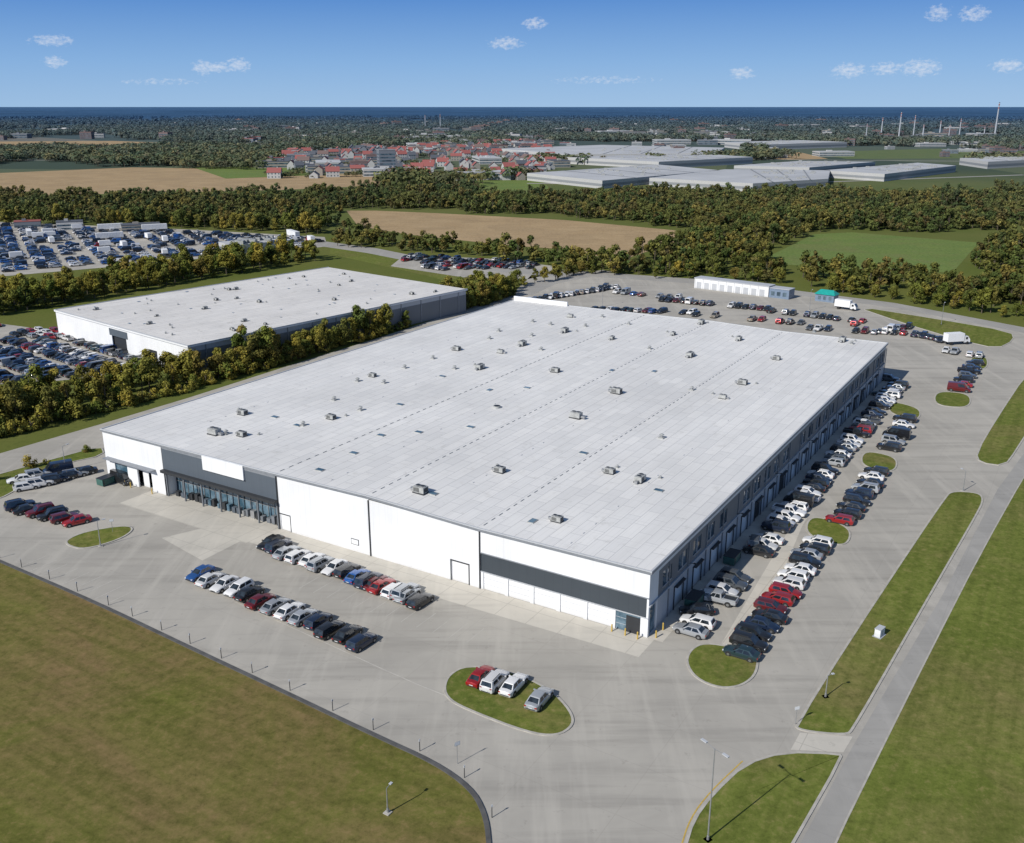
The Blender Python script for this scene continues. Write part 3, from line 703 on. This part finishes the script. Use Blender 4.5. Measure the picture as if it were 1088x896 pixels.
for a,b_ in zip(kerbL,kerbL[1:]): cum.append(cum[-1]+(b_-a).length)
s0=20.; pm=MB(); pm.tube((0,0,0),(0,0,1.5),.05,.045,8,0); pm.box(-.1,.1,-.04,.04,1.3,1.55,1); pme=pm.mesh('kerb_post',[M['dark'],M['lgrey']])
while s0<cum[-1]-14:
    i=min(bisect.bisect(cum,s0)-1,len(kerbL)-2); t=(s0-cum[i])/(cum[i+1]-cum[i]); p=kerbL[i].lerp(kerbL[i+1],t)
    d=(kerbL[i+1]-kerbL[i]).normalized(); p=p+Vector((-d.y,d.x,0))*.7
    ob('kerb_post',pme,None,(p.x,p.y,.03),U(0,3)); s0+=U(5.5,7.5)
bm_=MB(); bm_.tube((0,0,0),(0,0,1.05),.11,.11,10,0); bm_.tube((0,0,1.05),(0,0,1.1),.11,.05,10,0); bme=bm_.mesh('bollard',[M['yellow']])
for u,v in((1,-1.),(2.8,-1.),(4.8,-1.),(-1,.6),(-1,3),(98.5,-1.),(104.5,-1),(106,-1)): ob('bollard',bme,None,B(u,v,.036))
def sign(p,ang,h=2.4,w_=.7,hh=.5):
    b=MB(); b.tube((0,0,0),(0,0,h),.035,.035,8,0); b.box(-w_/2,w_/2,-.05,-.03,h-hh,h,1); b.box(-w_/2+.05,w_/2-.05,-.056,-.051,h-hh+.05,h-.05,2)
    o=b.obj('traffic_sign',[M['steel'],M['line'],M['white']]); o.location=(p.x,p.y,.1); o.rotation_euler=(0,0,ang)
sign(P(845,770),.3); sign(P(486,812),.6,2.8); sign(P(120,566),.4)
b=MB(); b.box(-.7,.7,-.4,.4,0,1.1,0); b.box(-.75,.75,-.45,.45,1.1,1.18,1); b.box(-.02,.02,-.41,-.401,.1,1.,2); b.box(-.9,.9,-.6,.6,-.05,.02,1)
o=b.obj('utility_cabinet',[M['white'],M['lgrey'],M['dark']]); o.location=P(934,676)+Vector((0,0,.13)); o.rotation_euler=(0,0,.8)
b=MB(); b.box(-1.6,1.6,-.9,.9,.15,1.4,0); b.box(-1.65,1.65,-.95,.95,1.4,1.48,1)
for x in(-1.3,1.3): b.box(x-.1,x+.1,-.95,-.9,.3,1.2,1); b.box(x-.1,x+.1,.9,.95,.3,1.2,1)
for x in(-1.3,1.3):
    for y in(-.7,.7): b.tube((x,y,.0),(x,y,.16),.09,.09,8,1)
dmp=b.mesh('dumpster',[plain('dumpster_paint',(.05,.14,.12),.5,0,.2),M['dark']])
for u,v in((-2,12),(-2,28),(110,-2)): ob('dumpster',dmp,None,B(u,v,.042),ROT+1.57)
# ------------------------------------------------------------------ trees
def grow(b,sh,ti,rs,ox,oy,h,cr,cl,lv,ls,low):
    O=Vector((ox,oy,0)); t0=rs.random()*.5
    n0=len(b.f)
    b.tube(O+Vector((0,0,-.2)),O+Vector((0,0,h*.35)),.22,.15,6,0); b.tube(O+Vector((0,0,h*.35)),O+Vector((rs.uniform(-.3,.3),rs.uniform(-.3,.3),h*.75)),.15,.05,6,0)
    cc=[]
    for i in range(cl):
        t=rs.random()*6.283; zz=rs.uniform(-1,1); rr=math.sqrt(max(0,1-zz*zz))*rs.uniform(.35,.8)
        zc=h*(low+(1-low)*.5); z=zc+zz*h*(1-low)*.40
        prof=1.-max(0,zz)*.25
        cc.append((O+Vector((math.cos(t)*rr*cr*prof,math.sin(t)*rr*cr*prof,z)),cr*rs.uniform(.26,.46),rs.uniform(.6,1.3)))
    for c_,r_,s_ in cc[:7]:
        b.tube(O+Vector((0,0,min(c_.z*.75,h*.35)+rs.uniform(-.4,.3))),c_,.08,.02,4,0,False)
    sh+= [.8]*(len(b.f)-n0); ti+= [0.]*(len(b.f)-n0)
    for c_,r_,s_ in cc:
        tt=t0+rs.uniform(-.03,.03)+.5
        for k in range(lv):
            d=Vector((rs.gauss(0,1),rs.gauss(0,1),rs.gauss(0,1)))
            if d.length<.01: continue
            d.normalize(); rr=r_*(rs.random()**.3)*(1+rs.uniform(-.1,.25))
            p=c_+Vector((d.x,d.y,d.z*.85))*rr
            if p.z<.3: p.z=.3+rs.random()*.4
            nrm=(d+Vector((rs.uniform(-.6,.6),rs.uniform(-.6,.6),rs.uniform(-.2,1.)))).normalized()
            a=nrm.orthogonal().normalized(); a.rotate(Matrix.Rotation(rs.random()*6.28,3,nrm)) ; w_=nrm.cross(a); s=ls*rs.uniform(.6,1.3)
            b.quad([p-a*s*.5,p+w_*s*.35-a*.1*s,p+a*s*.5,p-w_*s*.35+a*.1*s],1)
            sh.append(s_*(.87+.4*max(-.4,d.z))*rs.uniform(.8,1.2)); ti.append(tt)  # random leaf tone, plus shade painted into clump undersides
def finish(b,sh,ti,name,leaf):
    me=b.mesh(name,[M['bark'],M[leaf]])
    at=me.attributes.new('shade','FLOAT','FACE'); at.data.foreach_set('value',sh)
    at=me.attributes.new('tint','FLOAT','FACE'); at.data.foreach_set('value',ti)
    return me
def tree_mesh(name,seed,h=9.,cr=3.2,cl=16,lv=110,ls=.42,low=.25,leaf='leaf'):
    rs=random.Random(seed); b=MB(); sh=[];ti=[]
    grow(b,sh,ti,rs,0,0,h,cr,cl,lv,ls,low); return finish(b,sh,ti,name,leaf)
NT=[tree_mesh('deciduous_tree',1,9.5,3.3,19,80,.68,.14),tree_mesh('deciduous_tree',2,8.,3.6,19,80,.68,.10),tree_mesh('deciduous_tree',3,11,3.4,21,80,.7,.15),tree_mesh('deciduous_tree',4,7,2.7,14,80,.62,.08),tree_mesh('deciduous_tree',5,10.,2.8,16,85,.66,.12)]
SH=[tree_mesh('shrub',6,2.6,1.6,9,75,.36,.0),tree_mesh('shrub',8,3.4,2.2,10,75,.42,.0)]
def clear(p,mg=2.2):
    q=W2i@Vector((p.x,p.y,0))
    if -Lx-mg<q.x<mg and -mg<q.y<Ly+mg: return False
    q=MWi@Vector((p.x,p.y,0))
    return not(-118<q.x<2 and -2<q.y<152)
def treerow(pts,step,depth,rows,sc0,sc1,protos=NT,name='deciduous_tree',p_=1.,mg=2.6):
    w=PP(pts); w=chaikin(w,1,False)
    for a,b_ in zip(w,w[1:]):
        L_=(b_-a).length; d=(b_-a)/L_; nrm=Vector((-d.y,d.x,0))
        if nrm.y<0: nrm=-nrm
        n=max(1,int(L_/step+R_()))
        for r in range(rows):
            for i in range(n):
                if R_()>p_: continue
                p=a+d*(L_*(i+R_())/n)+nrm*(depth*(r+U(.1,.9))/rows)
                s=U(sc0,sc1)*(1+.25*noise.noise(p*.05))
                if clear(p,mg*s): ob(name,random.choice(protos),None,(p.x,p.y,0),U(0,6.28),(s,s,s*U(.85,1.15)))
treerow([(-120,494),(0,462),(100,439),(200,413),(300,385)],3.7,16,3,.6,1.02)
treerow([(-120,498),(0,466),(100,443),(200,417),(300,388),(400,359),(480,336),(548,314)],3.,3,1,.9,1.5,SH,'shrub',mg=1)
treerow([(270,396),(340,376),(400,358),(440,346),(480,334),(520,323),(550,313)],2.7,7.5,2,.6,.9,[NT[0],NT[3],NT[4],NT[2]],mg=1.2)
treerow([(490,328),(548,310)],3.5,14,3,.6,.95)
treerow([(545,308),(600,297),(640,290)],5,6,1,.5,.85)
treerow([(-100,343),(0,337),(60,327),(200,300),(345,277)],5.2,24,4,.7,1.1)
treerow([(-20,520),(30,500),(100,483)],6,3,1,.5,1.0,SH,'shrub')
treerow([(0,240),(120,240),(340,250)],8,14,2,.8,1.2)
treerow([(860,309),(960,321),(1088,343),(1200,366)],6,10,2,.5,.95)
treerow([(690,297),(760,296),(860,307)],8,6,1,.5,.8)
def patch_mesh(seed):
    rs=random.Random(seed); b=MB(); sh=[];ti=[]
    for k in range(8):
        i,j=k%3,k//3
        grow(b,sh,ti,rs,(i-1)*6.4+rs.uniform(-2,2),(j-1)*6.4+rs.uniform(-2,2),rs.uniform(5.5,11),rs.uniform(2.6,4.),9,36,1.15,.18)
    return finish(b,sh,ti,'forest_trees','leafF')
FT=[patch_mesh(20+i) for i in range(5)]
def inst(name,me,items):
    b=MB()
    for p,s,a in items:
        c_,s_=math.cos(a)*s/2,math.sin(a)*s/2
        b.quad([(p.x-c_+s_,p.y-s_-c_,p.z),(p.x+c_+s_,p.y+s_-c_,p.z),(p.x+c_-s_,p.y+s_+c_,p.z),(p.x-c_-s_,p.y-s_+c_,p.z)])
    o=b.obj(name,[]); o.instance_type='FACES'; o.use_instance_faces_scale=True; o.instance_faces_scale=1.
    o.show_instancer_for_render=False; o.show_instancer_for_viewport=False
    ob(me.name.split('.')[0],me,o)
def scatter(polys,sp,thr=-.42,lo=.75,hi=1.15):
    out=[]
    for pl in polys:
        pg=PP(pl); x0,x1=min(p.x for p in pg),max(p.x for p in pg); y0,y1=min(p.y for p in pg),max(p.y for p in pg)
        y=y0
        while y<y1:
            x=x0
            while x<x1:
                p=Vector((x+U(-.3,.3)*sp,y+U(-.3,.3)*sp,0))
                if inside(p,pg) and noise.noise(p*.012)>thr: out.append((p,U(lo,hi),U(0,6.28)))
                x+=sp
            y+=sp
    return out
FP=[[(-200,214),(0,213),(200,212),(330,210),(410,204),(500,204),(525,211),(590,212),(700,208),(850,208),(1088,206),(1240,206),(1240,250),(1088,251),(1044,253),(905,243),(862,245),(815,266),(750,275),(722,262),(722,242),(600,231),(470,224),(365,221),(340,236),(345,248),(200,241),(0,234),(-200,234)],
 [(345,259),(385,253),(440,262),(560,274),(612,278),(660,284),(690,278),(722,264),(760,275),(812,270),(828,292),(900,296),(1015,300),(1050,265),(1088,255),(1240,255),(1350,388),(1200,358),(1088,334),(960,313),(860,303),(760,295),(650,291),(600,287),(560,281),(440,269),(390,262)]]
its=scatter(FP,17.,-.36)
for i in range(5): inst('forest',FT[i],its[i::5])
def clump(name,seed,n=12):
    rs=random.Random(seed); b=MB(); sh=[];ti=[]
    for k in range(n):
        c_=Vector((rs.uniform(-16,16),rs.uniform(-16,16),rs.uniform(4,6.))); r_=rs.uniform(4.,5.8); t=rs.uniform(.65,1.25); tt=rs.random()*.5
        b.tube((c_.x,c_.y,0),(c_.x,c_.y,c_.z),.3,.2,4,0,False); sh+= [.8]*4; ti+= [0]*4
        for j in range(28):
            d=Vector((rs.gauss(0,1),rs.gauss(0,1),abs(rs.gauss(0,1))-.3)).normalized(); p=c_+d*r_*rs.uniform(.75,1.1)
            nrm=(d+Vector((rs.uniform(-.5,.5),rs.uniform(-.5,.5),rs.uniform(0,.8)))).normalized(); a=nrm.orthogonal().normalized(); w_=nrm.cross(a); s=rs.uniform(2.4,3.8)
            b.quad([p-a*s*.5,p+w_*s*.4,p+a*s*.5,p-w_*s*.4],1); sh.append(t*(.85+.3*d.z)); ti.append(tt)  # crown undersides get darker leaves, shade painted into the colour
    return finish(b,sh,ti,name,'leafF')
CL=[clump('woodland_trees',50+i) for i in range(3)]
excl=[PP(l) for l in ([(-200,186),(0,184),(140,178),(400,182),(408,197),(300,205),(120,209),(0,212),(-200,213)],[(285,190),(285,165),(420,157),(560,157),(580,190)],[(550,202),(560,176),(700,172),(1030,168),(1030,192),(880,204)],[(500,172),(540,152),(790,150),(800,168)],[(800,160),(1000,158),(1120,162),(1100,171),(850,171)],[(-60,151),(120,150),(260,155),(100,160),(-60,159)],[(500,191),(575,192),(590,210),(520,209)],[(-500,205),(-500,202),(1500,200),(1500,400),(-500,400)])]
far=[]; r=900.
while r<6200:
    st=27*(1+max(0,(r-1500)/3000)); a=-.60
    while a<.60:
        p=Vector((math.sin(a)*r+U(-9,9),math.cos(a)*r+U(-9,9),0))
        nn=noise.noise(Vector((p.x*.0035,p.y*.0022,3.1)))+.35*noise.noise(Vector((p.x*.012,p.y*.01,7)))
        if nn>-.06 and not any(inside(p,e_) for e_ in excl): far.append((p,U(.8,1.2)*(st/27)**.4,U(0,6.28)))
        a+=st/r
    r+=st
for i in range(3): inst('woodland',CL[i],far[i::3])
# ------------------------------------------------------------------ distant buildings
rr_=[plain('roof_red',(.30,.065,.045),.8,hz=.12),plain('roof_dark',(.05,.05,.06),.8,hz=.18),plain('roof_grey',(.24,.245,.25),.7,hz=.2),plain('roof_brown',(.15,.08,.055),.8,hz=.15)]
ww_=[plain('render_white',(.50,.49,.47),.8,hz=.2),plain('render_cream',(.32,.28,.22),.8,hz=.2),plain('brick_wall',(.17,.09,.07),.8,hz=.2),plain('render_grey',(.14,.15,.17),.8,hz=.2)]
def house(w_,d_,h_,rh,ri,wi):
    b=MB(); x,y=w_/2,d_/2
    vs=[(-x,-y,0),(x,-y,0),(x,y,0),(-x,y,0),(-x,-y,h_),(x,-y,h_),(x,y,h_),(-x,y,h_),(-x,0,h_+rh),(x,0,h_+rh)]
    b.add(vs,[(0,1,5,4),(2,3,7,6),(1,2,6,9,5),(3,0,4,8,7)],0)
    e=.5; b.add([(-x-e,-y-e,h_-.3),(x+e,-y-e,h_-.3),(x+e,0,h_+rh+.1),(-x-e,0,h_+rh+.1),(x+e,y+e,h_-.3),(-x-e,y+e,h_-.3)],[(0,1,2,3),(3,2,4,5)],1)
    nf=max(1,int(h_/3)); nw=max(2,int(w_/3))
    for f_ in range(nf):
        for i in range(nw):
            xx=-x+w_*(i+.5)/nw
            b.box(xx-.55,xx+.55,-y-.03,-y-.005,f_*3+.9,f_*3+2.3,2); b.box(xx-.55,xx+.55,y+.005,y+.03,f_*3+.9,f_*3+2.3,2)
    b.box(x*.4,x*.4+.8,-.4,.4,h_+rh*.6,h_+rh+1,0)
    return b.mesh('town_house',[ww_[wi],rr_[ri],M['glass']])
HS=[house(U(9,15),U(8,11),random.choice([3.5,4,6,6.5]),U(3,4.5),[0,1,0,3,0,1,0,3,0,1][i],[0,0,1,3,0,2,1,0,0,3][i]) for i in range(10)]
def flat(w_,d_,h_,wi,name='office_building',top=None):
    b=MB(); x,y=w_/2,d_/2; b.box(-x,x,-y,y,0,h_,0); b.box(-x-.2,x+.2,-y-.2,y+.2,h_,h_+.6,1); b.box(-x*.4,-x*.1,-2,2,h_+.6,h_+2.5,0)
    for f_ in range(int(h_/3.2)):
        for s_ in(-1,1): a,c_=sorted((s_*(y+.01),s_*(y+.06))); b.box(-x+.5,x-.5,a,c_,f_*3.2+1,f_*3.2+2.5,2)
        for s_ in(-1,1): a,c_=sorted((s_*(x+.01),s_*(x+.06))); b.box(a,c_,-y+.5,y-.5,f_*3.2+1,f_*3.2+2.5,2)
    return b.mesh(name,[ww_[wi],top or rr_[2],M['glass']])
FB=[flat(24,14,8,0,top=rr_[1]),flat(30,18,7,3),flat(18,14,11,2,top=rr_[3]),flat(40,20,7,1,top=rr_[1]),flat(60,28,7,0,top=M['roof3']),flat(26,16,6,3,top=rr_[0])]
tp=PP([(285,190),(285,175),(310,164),(420,157),(580,152),(600,176),(560,192),(430,190)])
n=0
while n<300:
    p=Vector((U(-420,160),U(900,2300),0))
    if not inside(p,tp): continue
    n+=1
    if R_()<.84: ob('town_house',random.choice(HS),None,p,random.choice([.2,1.77])+U(-.2,.2))
    else: ob('office_building',random.choice(FB),None,p,random.choice([.2,1.77]))
tt=scatter([[(285,190),(285,172),(310,160),(450,156),(565,158),(600,176),(560,192),(430,190)]],32,0.,.3,.55)
inst('woodland',CL[0],tt)
ob('apartment_tower',flat(17,15,25,3,'apartment_tower'),None,P(411,186),.3)
n=0
while n<300:
    x=U(-60,1160); y=U(130,168)
    if x<230 and R_()<.8: continue
    if 480<x<1000 and 150<y<170 and R_()<.5: continue
    p=P(x,y); n+=1
    k=U(.7,1.4)*(p.y/2200)**.9
    ob('industrial_building',random.choice(FB),None,p,U(-.3,.3),(k,k,min(k,1.3)))
for x,y,i,a in((30,241,5,.4),(75,244,0,.4),(150,245,3,.4)): ob('workshop_building',FB[i],None,P(x,y),a,U(.5,.7))
def whouse(pl,h):
    pg=[P(x,y,h) for x,y in pl]
    if area(pg)<0: pg=pg[::-1]
    n=len(pg); c_=sum(pg,Vector())/n; c_.z=0
    b=MB(); top=[p-c_ for p in pg]; bot=[Vector((p.x,p.y,0)) for p in top]
    b.quad(top,0)
    for i in range(n):
        j=(i+1)%n; b.quad([bot[i],bot[j],top[j],top[i]],1)
        a,d_=bot[i],bot[j]; dd=(d_-a).normalized(); nr=Vector((dd.y,-dd.x,0))*.1
        b.quad([a+nr+Vector((0,0,h*.3)),d_+nr+Vector((0,0,h*.3)),d_+nr+Vector((0,0,h*.6)),a+nr+Vector((0,0,h*.6))],2)
    for k in range(22):
        q=top[0].lerp(top[1],U(.1,.9)).lerp(top[3].lerp(top[2],U(.1,.9)),U(.12,.88)); b.box(q.x-1.5,q.x+1.5,q.y-1.5,q.y+1.5,h,h+1.6,3)
    for t in(.25,.5,.75):
        a,d_=top[0].lerp(top[1],t),top[3].lerp(top[2],t); dd=(d_-a).normalized(); nr=Vector((dd.y,-dd.x,0))*.7; Z=Vector((0,0,.25)); b.quad([a+nr+Z,d_+nr+Z,d_-nr+Z,a-nr+Z],4)
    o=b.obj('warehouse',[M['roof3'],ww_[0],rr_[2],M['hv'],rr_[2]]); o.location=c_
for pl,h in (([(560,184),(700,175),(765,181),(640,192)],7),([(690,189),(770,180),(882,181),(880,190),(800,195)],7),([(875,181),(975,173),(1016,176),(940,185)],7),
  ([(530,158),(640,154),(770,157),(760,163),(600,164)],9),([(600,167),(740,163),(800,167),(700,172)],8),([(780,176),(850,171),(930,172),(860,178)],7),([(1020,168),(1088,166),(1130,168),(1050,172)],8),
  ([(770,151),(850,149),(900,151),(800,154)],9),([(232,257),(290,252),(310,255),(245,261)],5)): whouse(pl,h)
chw=plain('chimney_concrete',(.42,.44,.47),.8,hz=.3)
def chim(x,yb,yt,r):
    p=P(x,yb); D=p.y; h=(yb-yt)/1024*D*1.02; r*=.6
    b=MB(); b.tube((0,0,0),(0,0,h),r,r*.6,14,0)
    for k in(.82,.92): b.tube((0,0,h*k),(0,0,h*k+h*.04),r*.78,r*.74,14,1)
    b.tube((0,0,h),(0,0,h+1.2),r*.7,r*.7,14,2)
    o=b.obj('factory_chimney',[chw,rr_[0],M['dark']]); o.location=p
for a in((1057,143,113,3.6),(955,145,122,3.2),(936,145,127,2.8),(970,147,125,2.4),(998,145,130,3),(1019,145,128,2.5),(1008,146,134,2),(1045,147,136,2.4),(452,138,124,2.4),(468,138,123,2.4),(980,148,134,3),(920,147,133,2)): chim(*a)
# ------------------------------------------------------------------ light
sd=Vector((.74,.67,-.72)).normalized()
l=bpy.data.lights.new('sun','SUN'); l.energy=4.8; l.angle=math.radians(.5); l.color=(1,.95,.87)
lo=bpy.data.objects.new('sun',l); sc.collection.objects.link(lo); lo.rotation_euler=sd.to_track_quat('-Z','Y').to_euler(); lo.location=(-100,-100,200)
wd=bpy.data.worlds.new('World'); sc.world=wd; wd.use_nodes=True; nt=wd.node_tree
bg=nt.nodes['Background']; bg.inputs[1].default_value=.09
sky=nd(nt,'ShaderNodeTexSky',sky_type='NISHITA'); sky.sun_disc=False
sky.sun_elevation=math.asin(-sd.z); sky.sun_rotation=math.atan2(-sd.x,-sd.y); sky.altitude=300; sky.air_density=1.; sky.dust_density=.3; sky.ozone_density=1.5
g=nd(nt,'ShaderNodeTexCoord').outputs['Generated']; s=xyz(nt,g)
az=mth(nt,'ARCTAN2',s[0],s[1]); el=mth(nt,'ARCSINE',s[2])
cr=nd(nt,'ShaderNodeValToRGB'); L(nt,rng(nt,s[2],0,.16),cr.inputs[0]); e=cr.color_ramp.elements
e[0].position=0.; e[0].color=(.31,.52,.80,1); e[1].position=1.; e[1].color=(.035,.16,.54,1)
x_=e.new(.25); x_.color=(.21,.42,.76,1); x_=e.new(.6); x_.color=(.08,.25,.64,1)
blue=mix(nt,cr.outputs[0],(11,11,11),1.,'MULTIPLY')
base=mix(nt,sky.outputs[0],blue,rng(nt,s[2],.10,.45,.9,.0))
def dirpx(x,y):
    dx=(x-544)/FL; dy=(448-y)/FL; v=Vector((dx,CP+dy*SP,-SP+dy*CP)).normalized(); return math.atan2(v.x,v.y),math.asin(v.z)
cb=nd(nt,'ShaderNodeCombineXYZ'); L(nt,mth(nt,'MULTIPLY',az,190),cb.inputs[0]); L(nt,mth(nt,'MULTIPLY',el,320),cb.inputs[1])
cn=nd(nt,'ShaderNodeTexNoise'); cn.inputs['Scale'].default_value=1.1; cn.inputs['Detail'].default_value=5; cn.inputs['Roughness'].default_value=.65; L(nt,cb.outputs[0],cn.inputs['Vector'])
tot=None
for x,y,rx,ry in((55,43,20,5),(58,66,11,5),(216,72,11,7),(228,72,20,5),(253,69,13,7),(537,46,18,6),(568,25,13,6),(788,78,13,6),(902,75,18,7),(942,73,15,6),(978,72,20,8),(996,14,12,7),(1035,15,14,7),(1070,70,16,6),(640,85,70,5),(170,87,50,4)):
    a_,e_=dirpx(x,y); ra=rx/FL*1.2; re=ry/FL*1.25
    d1=mth(nt,'DIVIDE',mth(nt,'SUBTRACT',az,a_),ra); d2=mth(nt,'DIVIDE',mth(nt,'SUBTRACT',el,e_),re)
    mm=mth(nt,'SUBTRACT',.62 if rx>=40 else 1.,mth(nt,'MULTIPLY_ADD',d1,d1,mth(nt,'MULTIPLY',d2,d2)))
    tot=mm if tot is None else mth(nt,'MAXIMUM',tot,mm)
cv=mth(nt,'ADD',tot,mth(nt,'MULTIPLY',mth(nt,'SUBTRACT',cn.outputs['Fac'],.5),3.2))
cf=mth(nt,'MULTIPLY',mth(nt,'MULTIPLY',rng(nt,cv,.35,1.5),.65),rng(nt,tot,-.5,.3))
base=mix(nt,base,(8.4,8.8,9.6),cf)
L(nt,base,bg.inputs[0])
# ------------------------------------------------------------------ camera
cam=bpy.data.cameras.new('camera'); cam.sensor_width=36; cam.sensor_fit='HORIZONTAL'; cam.lens=1024/1088*36; cam.clip_start=1; cam.clip_end=200000
co=bpy.data.objects.new('camera',cam); sc.collection.objects.link(co); co.location=(0,0,H); co.rotation_euler=(math.pi/2-PITCH,0,0); sc.camera=co
sc.view_settings.view_transform='Standard'; sc.view_settings.look='None'; sc.view_settings.exposure=0
